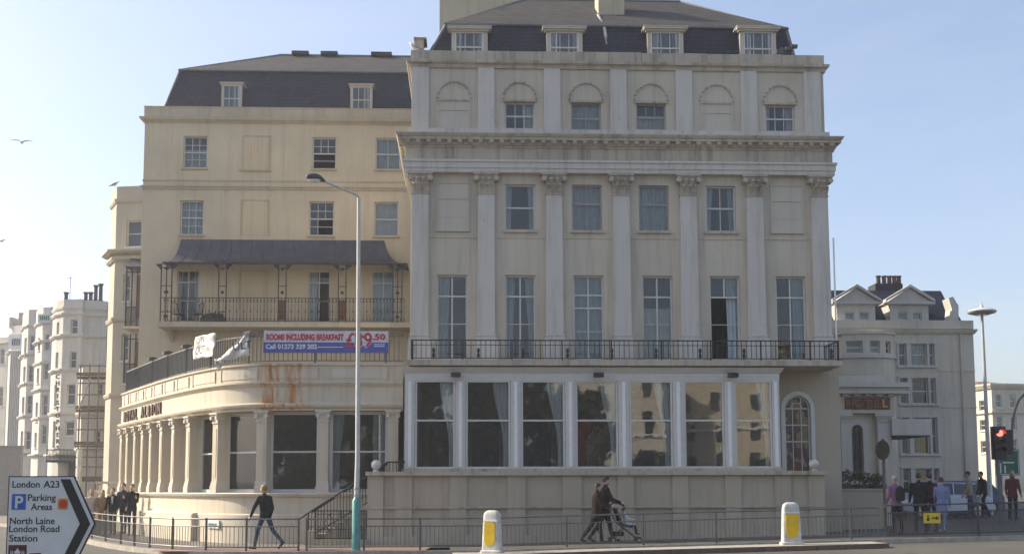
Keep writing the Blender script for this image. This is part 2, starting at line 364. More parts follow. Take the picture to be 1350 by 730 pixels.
def window(parent, T, w, h, cols=2, zs=(.5,), meet=(0,), skip=(), inset=.11, fw=.055, bar=.024, sill=True, curt='sides', cmat='curtain_blue', paint='white_paint', gl='glass', tz=None, label=None, sillmat='white_paint', sillw=.05):
    zz = [0] + list(zs) + [1]; zz = [fw + z * (h - 2 * fw) for z in zz]; xx = [fw + i / cols * (w - 2 * fw) for i in range(cols + 1)]
    def fr():
        m = MB(); d = .07
        m.box(0, fw, inset, inset + d, 0, h).box(w - fw, w, inset, inset + d, 0, h).box(fw, w - fw, inset, inset + d, 0, fw).box(fw, w - fw, inset, inset + d, h - fw, h)
        for k, z in enumerate(zz[1:-1]):
            hb = .026 if k in meet else bar / 2
            m.box(fw, w - fw, inset + (.008 if k in meet else .018), inset + .055, z - hb, z + hb)
        for k, x in enumerate(xx[1:-1]):
            hb = .024 if (tz is not None) else bar / 2
            for j in range(len(zz) - 1):
                if (k, j) in skip or (k + 1, j) in skip and (k, j) in skip: continue
                m.box(x - hb, x + hb, inset + .016, inset + .05, zz[j] + .012, zz[j + 1] - .012)
        return m.mesh('window', paint)
    o = put('window', cached(('win', round(w, 3), round(h, 3), cols, tuple(zs), tuple(meet), tuple(skip), inset, fw, bar, paint, tz), fr), parent, T)
    if label: o['label'] = label
    for j in range(len(zz) - 1):
        for i in range(cols):
            if (i, j) in skip: continue
            pw, ph = xx[i + 1] - xx[i] - .012, zz[j + 1] - zz[j] - .012
            me = cached(('pane', round(pw, 3), round(ph, 3), gl), lambda: MB().box(0, pw, 0, .006, 0, ph).mesh('pane', gl))
            put('pane', me, o, T @ Matrix.Translation((xx[i] + .006, inset + .034, zz[j] + .006)) @ Matrix.Rotation(R(random.uniform(-.35, .35)), 4, 'Z') @ Matrix.Rotation(R(random.uniform(-.3, .3)), 4, 'X'))
    if sill: put('sill', cached(('sill', round(w, 3), sillmat, sillw), lambda: MB().box(-.06, w + .06, -.09, inset - .002, -sillw - .03, -.003).mesh('sill', sillmat)), o, T)
    SEED[0] += 1; y = inset + .16
    if curt == 'sides':
        for s in (0, 1):
            cw = w * random.uniform(.2, .34); me = curtain_mesh(cw, h, cmat, random.uniform(0, .35), 1 if s else -1, SEED[0] * 2 + s)
            put('curtain', me, o, T @ Matrix.Translation((w - cw if s else 0, y, 0)))
    elif curt == 'full': put('curtain', curtain_mesh(w, h, cmat, 0, 1, SEED[0]), o, T @ Matrix.Translation((0, y, 0)))
    elif curt in ('left', 'right'):
        cw = w * .42; put('curtain', curtain_mesh(cw, h, cmat, .1, 1 if curt == 'right' else -1, SEED[0]), o, T @ Matrix.Translation((w - cw if curt == 'right' else 0, y, 0)))
    elif curt == 'half': put('curtain', curtain_mesh(w, h * .62, cmat, 0, 1, SEED[0]), o, T @ Matrix.Translation((0, y, 0)))
    return o
def tree_leaves(m, c, r, n, size, rnd):
    for _ in range(n):
        d = Vector((rnd.gauss(0, 1), rnd.gauss(0, 1), rnd.gauss(0, 1))).normalized() * (rnd.random() ** .45)
        p = Vector(c) + Vector((d.x * r[0], d.y * r[1], d.z * r[2])); s = size * rnd.uniform(.6, 1.3)
        q = Matrix.Rotation(rnd.uniform(0, 6.28), 3, 'Z') @ Matrix.Rotation(rnd.uniform(-1.2, 1.2), 3, 'X')
        m.add([p + q @ Vector(v) for v in ((-s * .5, 0, 0), (0, -s, .1 * s), (s * .5, 0, 0), (0, s, .1 * s))], [(0, 1, 2, 3)])
#@@SETTING
# ------------------------------------------------------------------ ground, pavement, kerbs, traffic island
def proj(v):
    d = CR.transposed() @ (Vector(v) - CAM); return PX - d.x / d.z * FPX, PY + d.y / d.z * FPX
def catmull(pts, step=.25):
    out = []; P_ = [pts[0] * 2 - pts[1]] + list(pts) + [pts[-1] * 2 - pts[-2]]
    for i in range(1, len(P_) - 2):
        a, b_, c, d = P_[i - 1:i + 3]; n = max(2, int((c - b_).length / step))
        for k in range(n):
            t = k / n; out.append(.5 * ((2 * b_) + (c - a) * t + (2 * a - 5 * b_ + 4 * c - d) * t * t + (3 * b_ - a - 3 * c + d) * t ** 3))
    out.append(pts[-1].copy()); return out
def V2(px, Y, py=640): p = P(px, py, Y); return Vector((p.x, p.y))

lines = [-1500, -600, -250, -120, -70, -45, -30] + [i * 2.0 for i in range(-10, 21)] + [46, 60, 90, 150, 300, 700, 1500]
m = MB(); n = len(lines)
m.add([(x, y, gz(min(x, 40), y) if abs(x) < 200 else gz(min(max(x, -40), 40), y)) for y in lines for x in lines], [(j * n + i, j * n + i + 1, (j + 1) * n + i + 1, (j + 1) * n + i) for j in range(n - 1) for i in range(n - 1)])
g = struct(m.build('road', 'asphalt', smooth=True))
def on(p, dz): return (p.x, p.y, gz(min(p.x, 40), p.y) + dz)
KY = -5.25
kerb_pts = [Vector((-60, 75)), Vector((-34, 38)), Vector((-18.6, 14.5)), Vector((-14.1, 5.7)), Vector((-11.5, .6)), Vector((-9.3, -3.0)), Vector((-7.4, -4.8)), Vector((-5.0, KY)), Vector((0, KY)), Vector((6, KY)), Vector((14, KY)), Vector((24, KY)), Vector((40, KY))]
kp = catmull(kerb_pts, .9)
inner_pts = [Vector((-50, 82)), Vector((-26, 44)), Vector((-14, 17)), Vector((-11, 10)), Vector((-9, 5)), Vector((-7, 2)), Vector((-5, 1)), Vector((-3, 1)), Vector((0, 1)), Vector((6, 1.5)), Vector((14, 2.5)), Vector((24, 2.5)), Vector((40, 2.5))]
ip = []
for i in range(len(kerb_pts) - 1):
    nseg = max(2, int((kerb_pts[i + 1] - kerb_pts[i]).length / .9))
    for k in range(nseg): ip.append(inner_pts[i].lerp(inner_pts[i + 1], k / nseg))
ip.append(inner_pts[-1])
assert len(ip) == len(kp)
m = MB(); rows = 8; vs = []
for a, b_ in zip(kp, ip):
    for k in range(rows + 1): vs.append(on(a.lerp(b_, k / rows), .12))
m.add(vs, [(i * (rows + 1) + k, (i + 1) * (rows + 1) + k, (i + 1) * (rows + 1) + k + 1, i * (rows + 1) + k + 1) for i in range(len(kp) - 1) for k in range(rows)])
struct(m.build('pavement', 'paving'))
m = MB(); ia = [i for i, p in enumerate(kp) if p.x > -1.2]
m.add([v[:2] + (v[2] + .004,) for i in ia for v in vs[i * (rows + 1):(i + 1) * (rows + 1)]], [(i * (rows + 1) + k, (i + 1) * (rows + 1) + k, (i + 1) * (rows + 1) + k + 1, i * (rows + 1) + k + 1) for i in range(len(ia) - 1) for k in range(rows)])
struct(m.build('shaded_footway', 'asphalt'))  # darker sheet over the paving: shade on this stretch put into the colour
# brick strip in front of the curved pavilion
m = MB(); vs = []
for i in range(17):
    x = -8.4 + i * .5
    vs += [on(Vector((x, KY + .42)), .124), on(Vector((x, KY + 1.7)), .124)]
m.add(vs, [(2 * i, 2 * i + 2, 2 * i + 3, 2 * i + 1) for i in range(16)]); struct(m.build('brick_path', 'brick_paving'))
# kerb stones along the pavement edge
kerb = struct(put('kerb', None))
for i in range(len(kp) - 1):
    a, b_ = kp[i], kp[i + 1]
    if a.y > 30 or a.x > 30: continue
    t = (b_ - a).normalized(); q = Vector((-t.y, t.x)); g_ = .006
    c = [a + t * g_, b_ - t * g_, b_ - t * g_ + q * .16, a + t * g_ + q * .16]
    top = [on(v, .128) for v in c]; bot = [on(v, -.1) for v in c]
    m = MB(); m.rings([bot, top]); m.build('kerb_stone', 'kerb_stone', kerb)
# traffic island
isl = struct(put('traffic_island', None, None, Vector((5, -7, 0))))
ix0, ix1, iy0, iy1 = XX(612, -6.7, 720), XX(1143, -6.7, 720), -7.25, -6.15
outl = []; ym = (iy0 + iy1) / 2; rr = (iy1 - iy0) / 2
nb = 14
outl += [Vector((ix0 + (ix1 - ix0) * k / nb, iy0)) for k in range(nb + 1)] + [Vector((ix1 + rr * math.sin(a), ym - rr * math.cos(a))) for a in (.6, 1.2, 1.57, 1.95, 2.55)]
outl += [Vector((ix1 - (ix1 - ix0) * k / nb, iy1)) for k in range(nb + 1)] + [Vector((ix0 - rr * math.sin(a), ym + rr * math.cos(a))) for a in (.6, 1.2, 1.57, 1.95, 2.55)]
cen = Vector(((ix0 + ix1) / 2, ym))
for i in range(len(outl)):
    a, b_ = outl[i], outl[(i + 1) % len(outl)]; t = (b_ - a).normalized(); q = Vector((-t.y, t.x)); g_ = .008
    c = [a + t * g_, b_ - t * g_, b_ - t * g_ + q * .14, a + t * g_ + q * .14]
    m = MB(); m.rings([[on(v, -.05) for v in c], [on(v, .118 + random.uniform(-.003, .003)) for v in c]]); m.build('kerb_stone', 'kerb_shade_brown', isl)  # island sides browner than the top: their shade is put into the colour
m = MB(); vs = []
for k in range(nb * 2 + 1):
    x = ix0 - .3 + (ix1 - ix0 + .6) * k / (nb * 2); vs += [on(Vector((x, iy0 + .03)), .128), on(Vector((x, iy1 - .03)), .128)]
m.add(vs, [(2 * i, 2 * i + 2, 2 * i + 3, 2 * i + 1) for i in range(nb * 2)]); m.build('island_surface', 'kerb_stone', isl)

# ------------------------------------------------------------------ hotel, main block
mx = lambda px: XX(px, 0, 400)
mz = lambda py: ZZ(py, 0, 815)
XL, XR = mx(541), mx(1094)
H = thing('hotel_block', 'cream classical hotel block with giant white pilasters and glazed ground floor bay', 'building', ((XL + XR) / 2, 0, 0), 'blocks of the hotel')
W_ = XR - XL; ww = .98
T0 = frame(XL, 0, 0)
cx2 = [597, 686, 775, 864, 953, 1040]; cxf = [596, 686, 776, 867, 956, 1043]; cxa = [598, 686, 775, 862, 950, 1035]
zf0, zf1 = mz(474), mz(363); z20, z21 = mz(304.5), mz(244); za0, za1 = mz(171.5), mz(136)
ops = []; blind = []
for i, px in enumerate(cxf): ops.append((mx(px) - XL - ww / 2, mx(px) - XL + ww / 2, zf0, zf1))
for i, px in enumerate(cx2):
    r = (mx(px) - XL - ww / 2, mx(px) - XL + ww / 2, z20, z21); (blind if i in (0, 5) else ops).append(r)
for i, px in enumerate(cxa):
    r = (mx(px) - XL - ww / 2, mx(px) - XL + ww / 2, za0 - (.12 if i == 2 else 0), za1); (blind if i in (0, 4) else ops).append(r)
ZTOP = mz(83)
wall(H, T0, W_, ZTOP, ops, .28, 'main_stucco', z0=mz(488))
MB().box(XL, XL + .28, .28, 14, -.3, ZTOP).build('side_wall', 'main_stucco', H); MB().box(XR - .28, XR, .28, 14, -.3, ZTOP).build('side_wall', 'main_stucco', H)
MB().box(XL + .28, XR - .28, 13.7, 14, -.3, ZTOP).build('rear_wall', 'main_stucco', H)
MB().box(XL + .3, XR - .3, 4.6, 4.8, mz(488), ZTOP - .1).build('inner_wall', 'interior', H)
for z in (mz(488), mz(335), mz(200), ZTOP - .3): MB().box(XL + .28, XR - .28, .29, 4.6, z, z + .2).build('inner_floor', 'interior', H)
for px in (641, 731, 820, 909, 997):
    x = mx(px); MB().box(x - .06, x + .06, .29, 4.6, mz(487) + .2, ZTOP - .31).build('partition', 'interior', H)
# blind windows: recessed white panels with two raised strings
for (a, b_, c, d) in blind:
    m = MB(); m.box(XL + a, XL + b_, -.02, .05, c, d)
    zt = d - (d - c) * .32; m.box(XL + a, XL + b_, -.045, .05, zt - .03, zt); m.box(XL + a, XL + b_, -.03, .05, zt - .62, zt - .6) if d - c > 1 else None
    m.box(XL + a - .04, XL + a, -.05, .05, c, d + .04); m.box(XL + b_, XL + b_ + .04, -.05, .05, c, d + .04); m.box(XL + a, XL + b_, -.05, .05, d, d + .04)
    m.box(XL + a - .05, XL + b_ + .05, -.08, .05, c - .06, c)
    m.build('blind_window', 'panel_white', H)
# french windows
fh = zf1 - zf0
for i, px in enumerate(cxf):
    T = frame(mx(px) - ww / 2, 0, zf0)
    if i == 4:
        o = window(H, T, ww, fh, 2, (.42, .76), (1,), skip={(0, 0), (0, 1), (1, 0), (1, 1)}, sill=False, curt='right', tz=1, label='open french window with a dark room behind')
        m = MB(); lw = ww / 2 - .06; hh = fh * .75
        m.box(0, .05, 0, .045, 0, hh).box(lw - .05, lw, 0, .045, 0, hh).box(.05, lw - .05, 0, .045, 0, .1).box(.05, lw - .05, 0, .045, hh - .06, hh)
        me = m.mesh('door_leaf', 'white_paint')
        put('door_leaf', me, o, T @ Matrix.Translation((.06, .18, .03)) @ Matrix.Rotation(R(78), 4, 'Z'))
    elif i == 2: window(H, T, ww, fh, 2, (.33, .62, .78), (1, 2), sill=False, curt='full', tz=1, cmat='curtain_blue')
    elif i == 3: window(H, T, ww, fh, 2, (.42, .76), (1,), sill=False, curt='half', tz=1, cmat='curtain_white')
    else: window(H, T, ww, fh, 2, (.42, .76), (1,), sill=False, curt=('right', 'sides', '', '', '', 'right')[i] if i else 'left', tz=1)
for i, px in enumerate(cx2):
    if i in (0, 5): continue
    T = frame(mx(px) - ww / 2, 0, z20)
    if i == 1: window(H, T, ww, z21 - z20, 1, (.5,), (0,), curt='sides', cmat='curtain_white', sillmat='main_stone')
    elif i == 4: window(H, T, ww, z21 - z20, 2, (.52,), (0,), curt='sides', sillmat='main_stone')
    else: window(H, T, ww, z21 - z20, 2, (.6,), (0,), curt='full', cmat='net', sillmat='main_stone', paint='frame_grey')
for i, px in enumerate(cxa):
    if i not in (0, 4):
        lo = za0 - (.12 if i == 2 else 0)
        window(H, frame(mx(px) - ww / 2, 0, lo), ww, za1 - lo, (3, 3, 2, 3, 3, 3)[i], (.5,), (0,), curt=('', 'right', 'full', 'half', '', 'sides')[i], cmat='curtain_white' if i != 2 else 'net', sillmat='panel_white', paint='white_paint' if i in (1, 5) else 'frame_grey')
    # shell tympanum over each attic window
    cx, cz, r0 = mx(px), mz(133.5), ww / 2 + .03
    arc = [(cx + r0 * math.cos(a), cz + r0 * 1.06 * math.sin(a)) for a in [math.pi * k / 16 for k in range(17)]]
    o = MB().prism(arc, -.018, .06).build('tympanum', 'main_stucco', H)
    m = MB()
    for k in range(11):
        a = math.pi * (k + .5) / 11; a0, a1 = a - .105, a + .105
        m.prism([(cx + r * math.cos(q), cz + r * 1.06 * math.sin(q)) for r, q in ((r0 * 1.0, a0), (r0 * 1.1, a0), (r0 * 1.1, a1), (r0 * 1.0, a1))], -.075, .05)
    m.box(cx - r0 - .04, cx + r0 + .04, -.06, .05, cz - .07, cz - .02)
    m.build('arch_moulding', 'main_stone', o)
# giant pilasters
pcx = [553.5, 641, 731, 820, 909, 997, 1083]
pz0, pz1 = mz(442), mz(259); zcap = mz(231); zbal = mz(476)
pw = .56
def pil():
    m = MB(); w = pw / 2
    m.rings([[(-w, 0, pz0), (w, 0, pz0), (w, -.16, pz0), (-w, -.16, pz0)], [(-w * .93, 0, pz1), (w * .93, 0, pz1), (w * .93, -.15, pz1), (-w * .93, -.15, pz1)]]); return m.mesh('pilaster', 'main_white')
def pbase():
    m = MB(); w = pw / 2
    m.box(-w - .09, w + .09, -.27, -.002, zbal, pz0 - .24).box(-w - .06, w + .06, -.23, -.002, pz0 - .24, pz0 - .12).box(-w - .02, w + .02, -.19, -.002, pz0 - .12, pz0 - .05).box(-w - .04, w + .04, -.21, -.002, pz0 - .05, pz0); return m.mesh('pilaster_base', 'main_white')
def pcap():
    m = MB(); w = pw / 2 * .93; h = zcap - pz1
    m.box(-w - .02, w + .02, -.18, -.002, pz1, pz1 + .05)
    m.rings([[(-a, 0, z), (a, 0, z), (a, -d, z), (-a, -d, z)] for a, d, z in ((w - .03, .14, pz1 + .04), (w - .02, .16, pz1 + h * .45), (w + .03, .2, pz1 + h * .65), (w + .12, .27, pz1 + h * .88))])
    def leaf(x, z, s, lw):
        m.rings([[(x - lw * f, -.14 - o, z + t * s), (x, -.165 - o, z + t * s), (x + lw * f, -.14 - o, z + t * s)] for t, o, f in ((0, 0, .8), (.5, .05, 1), (.8, .11, .9), (1, .19, .6), (.84, .22, .35))])
    for x in (-.19, 0, .19): leaf(x, pz1 + .05, h * .38, .085)
    for x in (-.1, .1): leaf(x, pz1 + .05, h * .66, .08)
    for s in (-1, 1):
        m.rings([[(s * (w + .07 + .085 * math.cos(a)), y, pz1 + h * .72 + .085 * math.sin(a)) for a in [k * math.pi / 5 for k in range(10)]] for y in (-.02, -.30)])
        m.rings([[(s * .075 + .05 * math.cos(a), y, pz1 + h * .72 + .05 * math.sin(a)) for a in [k * math.pi / 5 for k in range(10)]] for y in (-.15, -.23)])
    m.box(-w - .15, w + .15, -.31, -.002, pz1 + h * .88, zcap - .003); m.ball((0, -.28, pz1 + h * .93), .05, 8, 5)
    return m.mesh('capital', 'main_stone')
for px in pcx:
    x = mx(px); o = put('pilaster', cached('pil', pil), H, Vector((x, 0, 0)))
    put('pilaster_base', cached('pbase', pbase), o, Vector((x, 0, 0))); put('capital', cached('pcap', pcap), o, Vector((x, 0, 0)))
# thin string under the second floor windows
for a, b_ in zip(pcx[:-1], pcx[1:]):
    MB().box(mx(a) + pw / 2 + .01, mx(b_) - pw / 2 - .01, -.025, .01, mz(315), mz(313)).build('string_course', 'main_stucco', H)
def uband(name, x0, x1, prof, material, ret=6.0):
    path = [Vector((x0, ret)), Vector((x0, 0)), Vector((x1, 0)), Vector((x1, ret))]
    return MB().sweep(path, prof).build(name, material, H)
a0 = mz(231)
uband('architrave', XL, XR, [(-.05, a0), (.22, a0), (.22, a0 + .14), (.25, a0 + .14), (.25, mz(218)), (.29, mz(218)), (.29, mz(215)), (-.05, mz(215))], 'main_white')
uband('frieze', XL, XR, [(-.05, mz(215)), (.17, mz(215)), (.17, mz(199)), (-.05, mz(199))], 'main_stone')
c0 = mz(199)
uband('cornice', XL, XR, [(-.05, c0), (.20, c0), (.22, c0 + .06), (.27, c0 + .075), (.27, c0 + .20), (.40, c0 + .22), (.40, c0 + .30), (.43, c0 + .31), (.48, c0 + .39), (.48, c0 + .42), (-.05, c0 + .47)], 'main_stone')
def modil():
    m = MB(); m.prism_x([(-.26, .10), (-.26, .205), (-.385, .215), (-.385, .15), (-.36, .11), (-.32, .13), (-.28, .09)], -.07, .07); return m.mesh('modillion', 'main_stone')
nmod = 42
for k in range(nmod):
    put('modillion', cached('modil', modil), H, Vector((XL - .27 + (W_ + .54) * (k + .5) / nmod, 0, c0)))
for k in range(3):
    put('modillion', cached('modil', modil), H, frame(XR, .3 + k * .34, c0, R(90))); put('modillion', cached('modil', modil), H, frame(XL, .3 + k * .34, c0, R(-90)))
uband('attic_plinth', XL, XR, [(-.03, mz(180)), (.12, mz(180)), (.12, mz(173)), (-.03, mz(173))], 'main_white')
acx = [553, 641, 729.5, 818, 906, 993, 1078]
for px in acx:
    x = mx(px); w = .27; MB().box(x - w, x + w, -.085, -.002, mz(173) + .004, mz(93)).build('attic_pilaster', 'main_white', H)
uband('attic_cornice', XL, XR, [(-.03, mz(93)), (.06, mz(93)), (.08, mz(89)), (.16, mz(87)), (.18, mz(84)), (-.03, mz(83))], 'main_stone')
for px in acx:
    x = mx(px); MB().box(x - .31, x + .31, -.205, -.1, mz(88), mz(83.5)).build('cornice_break', 'main_stone', H)
edges = [XL - .03] + [mx(p) - .3 for p in acx[1:-1]] + [XR + .03]
for a, b_ in zip(edges[:-1], edges[1:]):
    for q in range(2):
        u0, u1 = a + (b_ - a) * q / 2, a + (b_ - a) * (q + 1) / 2
        MB().box(u0 + .006, u1 - .006, -.06 - random.uniform(0, .006), .26, mz(83) + .004, mz(70.5) + random.uniform(-.012, .012)).build('parapet_block', 'main_stone', H)
for x0, x1 in ((XL - .05, XL + .25), (XR - .25, XR + .05)): MB().box(x0, x1, .27, 13, mz(83), mz(70.5)).build('parapet_side', 'main_stone', H)
# mansard roof
def q4(*p): return [tuple(v) for v in p]
bl, brr = XX(588, 1.3, 40), XX(1037, 1.3, 40); zb_ = ZZ(36.5, 1.3, 815); fl, frr = XX(558, .6, 70), XX(1051, .6, 70); zft = mz(80)
rl, rrr = XX(692, 5.5, 5), XX(897, 5.5, 5); zr = ZZ(1.5, 5.5, 790)
m = MB(); m.rings([[(fl, .6, zft), (frr, .6, zft), (frr, 10.4, zft), (fl, 10.4, zft)], [(bl, 1.3, zb_), (brr, 1.3, zb_), (brr, 9.7, zb_), (bl, 9.7, zb_)]])
roof = m.build('roof', 'slate_dark', H)
m = MB(); e = .06
m.add([(bl - e, 1.3 - e, zb_), (brr + e, 1.3 - e, zb_), (brr + e, 9.7 + e, zb_), (bl - e, 9.7 + e, zb_), (rl, 5.5, zr), (rrr, 5.5, zr), (bl - e, 1.3 - e, zb_ + .05), (brr + e, 1.3 - e, zb_ + .05), (brr + e, 9.7 + e, zb_ + .05), (bl - e, 9.7 + e, zb_ + .05)],
      [(0, 1, 7, 6), (1, 2, 8, 7), (2, 3, 9, 8), (3, 0, 6, 9), (6, 7, 5, 4), (8, 9, 4, 5), (7, 8, 5), (9, 6, 4), (0, 3, 2, 1)])
m.build('upper_slope', 'slate_sunlit', roof)
m = MB(); m.tube([(bl, 1.22, zb_ + .02), (brr, 1.22, zb_ + .02)], .05, 6).tube([(rl, 5.5, zr), (rrr, 5.5, zr)], .07, 6)
for a, b_ in (((bl, 1.3, zb_), (rl, 5.5, zr)), ((brr, 1.3, zb_), (rrr, 5.5, zr)), ((fl, .6, zft), (bl, 1.3, zb_)), ((frr, .6, zft), (brr, 1.3, zb_))): m.tube([a, b_], .06, 6)
m.build('lead_ridge', 'lead', roof)
for px in (619, 744, 877, 999):
    x0, x1 = XX(px - 23, .75, 55), XX(px + 23, .75, 55); z0, z1 = mz(76), ZZ(43, .75, px)
    d = MB().box(x0, x1, .78, 2.2, z0, z1 - .02).build('dormer', 'lead', H)
    m = MB(); m.box(x0 - .02, x0 + .1, .72, .79, z0, z1).box(x1 - .1, x1 + .02, .72, .79, z0, z1)
    m.box(x0 - .08, x1 + .08, .62, .8, z1, z1 + .06).box(x0 - .14, x1 + .14, .55, .8, z1 + .06, z1 + .13); m.box(x0 - .16, x1 + .16, .53, 2.3, z1 + .13, z1 + .16)
    m.build('dormer_surround', 'panel_white', d)
    # the window sits on the dormer face
    w = x1 - x0 - .2; h = z1 - z0
    fr = MB(); fr.box(x0 + .1, x0 + .14, .70, .77, z0, z1).box(x1 - .14, x1 - .1, .70, .77, z0, z1).box(x0 + .14, x1 - .14, .70, .77, z1 - .05, z1)
    zm = z0 + h * .52; fr.box(x0 + .14, x1 - .14, .71, .765, zm - .025, zm + .025)
    for k in (1, 2): xx_ = x0 + .14 + (w - .08) * k / 3; fr.box(xx_ - .012, xx_ + .012, .72, .76, z0, zm - .026).box(xx_ - .012, xx_ + .012, .72, .76, zm + .026, z1 - .05)
    fr.build('window', 'white_paint', d)
    for k in range(3):
        for za_, zb2 in ((z0 + .1, zm - .03), (zm + .03, z1 - .055)):
            xa = x0 + .145 + (w - .08) * k / 3; MB().box(xa + .012, xa + (w - .08) / 3 - .02, .735, .741, za_, zb2).build('pane', 'glass', d)
    for s in (0, 1):
        cw = w * .22; put('curtain', curtain_mesh(cw, h - .1, 'curtain_white', .1, s, int(px) + s), d, Vector((x1 - .14 - cw if s else x0 + .14, .757, z0 + .05)))
# chimneys
st = MB().box(XX(580, 8.2, 0), XX(700, 8.2, 0), 7.6, 8.9, mz(90), ZZ(-60, 7.6, 640)).build('chimney', 'chimney_cream', H)
cx0, cx1 = XX(789, 3.0, 10), XX(823, 3.0, 10)
st2 = MB().box(cx0, cx1, 3.0, 4.1, zb_ + .2, ZZ(-40, 3.0, 800)).build('chimney', 'chimney_cream', H)
m = MB(); m.tube([(XX(797, 1.2, 40), 2.9, ZZ(20, 2.9, 797)), (XX(797, 1.15, 40), 1.17, ZZ(38, 1.17, 797)), (XX(799, 1, 50), 1.0, ZZ(50, 1.0, 797)), (XX(799, 1, 50), .95, ZZ(59, .95, 797))], .06, 8); m.build('pipe', 'galv', H, smooth=True)
MB().box(XL + .1, XL + .35, .8, 1.5, mz(75), mz(43)).build('party_wall', 'chimney_cream', H); MB().box(XL + .02, XL + .45, .75, 1.55, mz(43), mz(41)).build('coping', 'main_stone', H)
cm = MB(); x = XX(1030, .2, 65); z = mz(70)
cm.tube([(x, .1, z), (x, .1, z + .3)], .025, 6).box(x - .2, x + .05, .02, .18, z + .1, z + .22).box(x + .1, x + .32, .0, .16, z + .18, z + .3).tube([(x, .1, z + .2), (x + .35, .1, z + .32)], .02, 6).box(x + .3, x + .5, .02, .16, z + .28, z + .38)
cm.build('security_camera', 'dark_grey', H)
# balcony over the glazed bay
BY = -1.62
bx0, bx1 = XX(542, BY, 470), XX(1106, BY, 470); bzf = ZZ(475, BY, 820); bzt = ZZ(449.5, BY, 820)
MB().box(bx0 - .12, bx1 + .06, BY - .12, -.002, ZZ(482, BY, 820), bzf).build('balcony_slab', 'main_stone', H)
m = MB(); hh = bzt - bzf
def railrun(m, x0, x1, y):
    L = x1 - x0; n = int(L / .15)
    for k in range(n + 1):
        x = x0 + L * k / n; m.box(x - .009, x + .009, y - .009, y + .009, bzf + .05, bzt)
    m.box(x0, x1, y - .02, y + .02, bzt, bzt + .035).box(x0, x1, y - .012, y + .012, bzt - .14, bzt - .12).box(x0, x1, y - .012, y + .012, bzf + .05, bzf + .075)
    for k in range(n):
        if k % 9 == 4:
            x = x0 + L * (k + .5) / n
            for zz_ in (.25, .5): m.rings([[(x + .05 * math.cos(a), y + yy, bzf + hh * zz_ + .09 * math.sin(a)) for a in [q * math.pi / 4 for q in range(8)]] for yy in (-.008, .008)])
railrun(m, bx0, bx1, BY)
n = 9
for k in range(n): y = BY + (k + 1) * .165; m.box(bx1 - .009, bx1 + .009, y - .009, y + .009, bzf + .05, bzt).box(bx0 - .009, bx0 + .009, y - .009, y + .009, bzf + .05, bzt)
for x in (bx0, bx1): m.box(x - .02, x + .02, BY, -.1, bzt, bzt + .035)
rl_ = m.build('balcony_railing', 'iron', H)
for px in (544, 610, 675, 741, 806, 872, 937, 1003, 1068, 1105):
    x = XX(px, BY, 460); MB().box(x - .02, x + .02, BY - .02, BY + .02, bzf, bzt + .03).build('post', 'iron', rl_)
# glazed bay (sun room)
SY = -1.45
sx = lambda px: XX(px, SY, 560)
sz = lambda py: ZZ(py, SY, 780)
b0, b1 = sx(533), sx(1029); zs0, zs1 = sz(617), sz(501)
wins = [(547, 600), (614, 673), (687, 745), (759, 815), (830, 887), (902, 955), (969, 1018)]
S_ = [(b0, SY), (b1, SY)]
prof = [(-.3, zs1), (.0, zs1), (.0, zs1 + .22), (.04, zs1 + .24), (.10, zs1 + .33), (.12, zs1 + .36), (.12, zs1 + .39), (-.3, zs1 + .42)]
MB().sweep([Vector((b0, -.02)), Vector((b0, SY)), Vector((b1, SY)), Vector((b1, -.02))], prof).build('bay_cornice', 'white_paint', H)
MB().box(b0 + .02, b1 - .02, SY + .05, 3.4, zs1 + .05, zs1 + .2).build('bay_ceiling', 'interior_light', H)
MB().box(b0 + .02, b1 - .02, SY + .05, 3.4, zs0 - .35, zs0 - .25).build('bay_floor', 'wood', H)
MB().box(b0 + .02, b1 - .02, 3.2, 3.4, zs0 - .25, zs1 + .05).build('bay_back_wall', 'interior_light', H)
MB().box(b0, b0 + .12, SY + .16, 3.2, zs0 - .3, zs1).build('bay_end_wall', 'white_paint', H); MB().box(b1 - .12, b1, SY + .16, 3.2, zs0 - .3, zs1).build('bay_end_wall', 'white_paint', H)
xs_ = [533.5] + [v for w in wins for v in w] + [1028.5]
for i in range(0, len(xs_), 2):
    x0, x1 = sx(xs_[i]) + .01, sx(xs_[i + 1]) - .01
    o = MB().box(x0, x1, SY - .015, SY + .15, zs0, zs1 - .002).build('mullion', 'white_paint', H)
    xm = (x0 + x1) / 2; MB().box(xm - .05, xm + .05, SY - .05, SY - .016, zs0 + .05, zs1 - .05).build('mullion_strip', 'white_gloss', o)
for i, (a, b_) in enumerate(wins):
    x0, x1 = sx(a), sx(b_); w = x1 - x0; h = zs1 - zs0
    o = window(H, frame(x0, SY, zs0), w, h, 1, (.545,), (0,), inset=.02, fw=.06, sill=False, curt='', gl='glass_room')
    if i < 4 or i in (4, 6):
        cw = w * .42; put('curtain', curtain_mesh(cw, h - .1, 'curtain_bay', .55, 1, 300 + i), o, Vector((x1 - cw + .04, SY + .2, zs0 + .05)))
MB().box(b0 - .06, b1 + .06, SY - .08, SY + .3, zs0 - .09, zs0 - .003).build('bay_sill', 'main_stone', H)
for k, (px, hw) in enumerate(((585, .5), (640, .45), (705, .55), (770, .5), (850, .5), (930, .5), (1000, .5))):
    x = XX(px, 3.1, 560); z0_, zc = zs0 - .2, zs0 + 1.35
    arc = [(x - hw, z0_), (x + hw, z0_)] + [(x + hw * math.cos(a), zc + hw * math.sin(a)) for a in [math.pi * q / 12 for q in range(13)]]
    MB().prism(arc, 3.1, 3.19).build('alcove', 'interior_blue', H)
put('drape', curtain_mesh(.55, 1.6, 'red_cloth', .0, -1, 77), H, Vector((sx(759) + .05, SY + .6, zs0)))
m = MB(); rnd = random.Random(4)
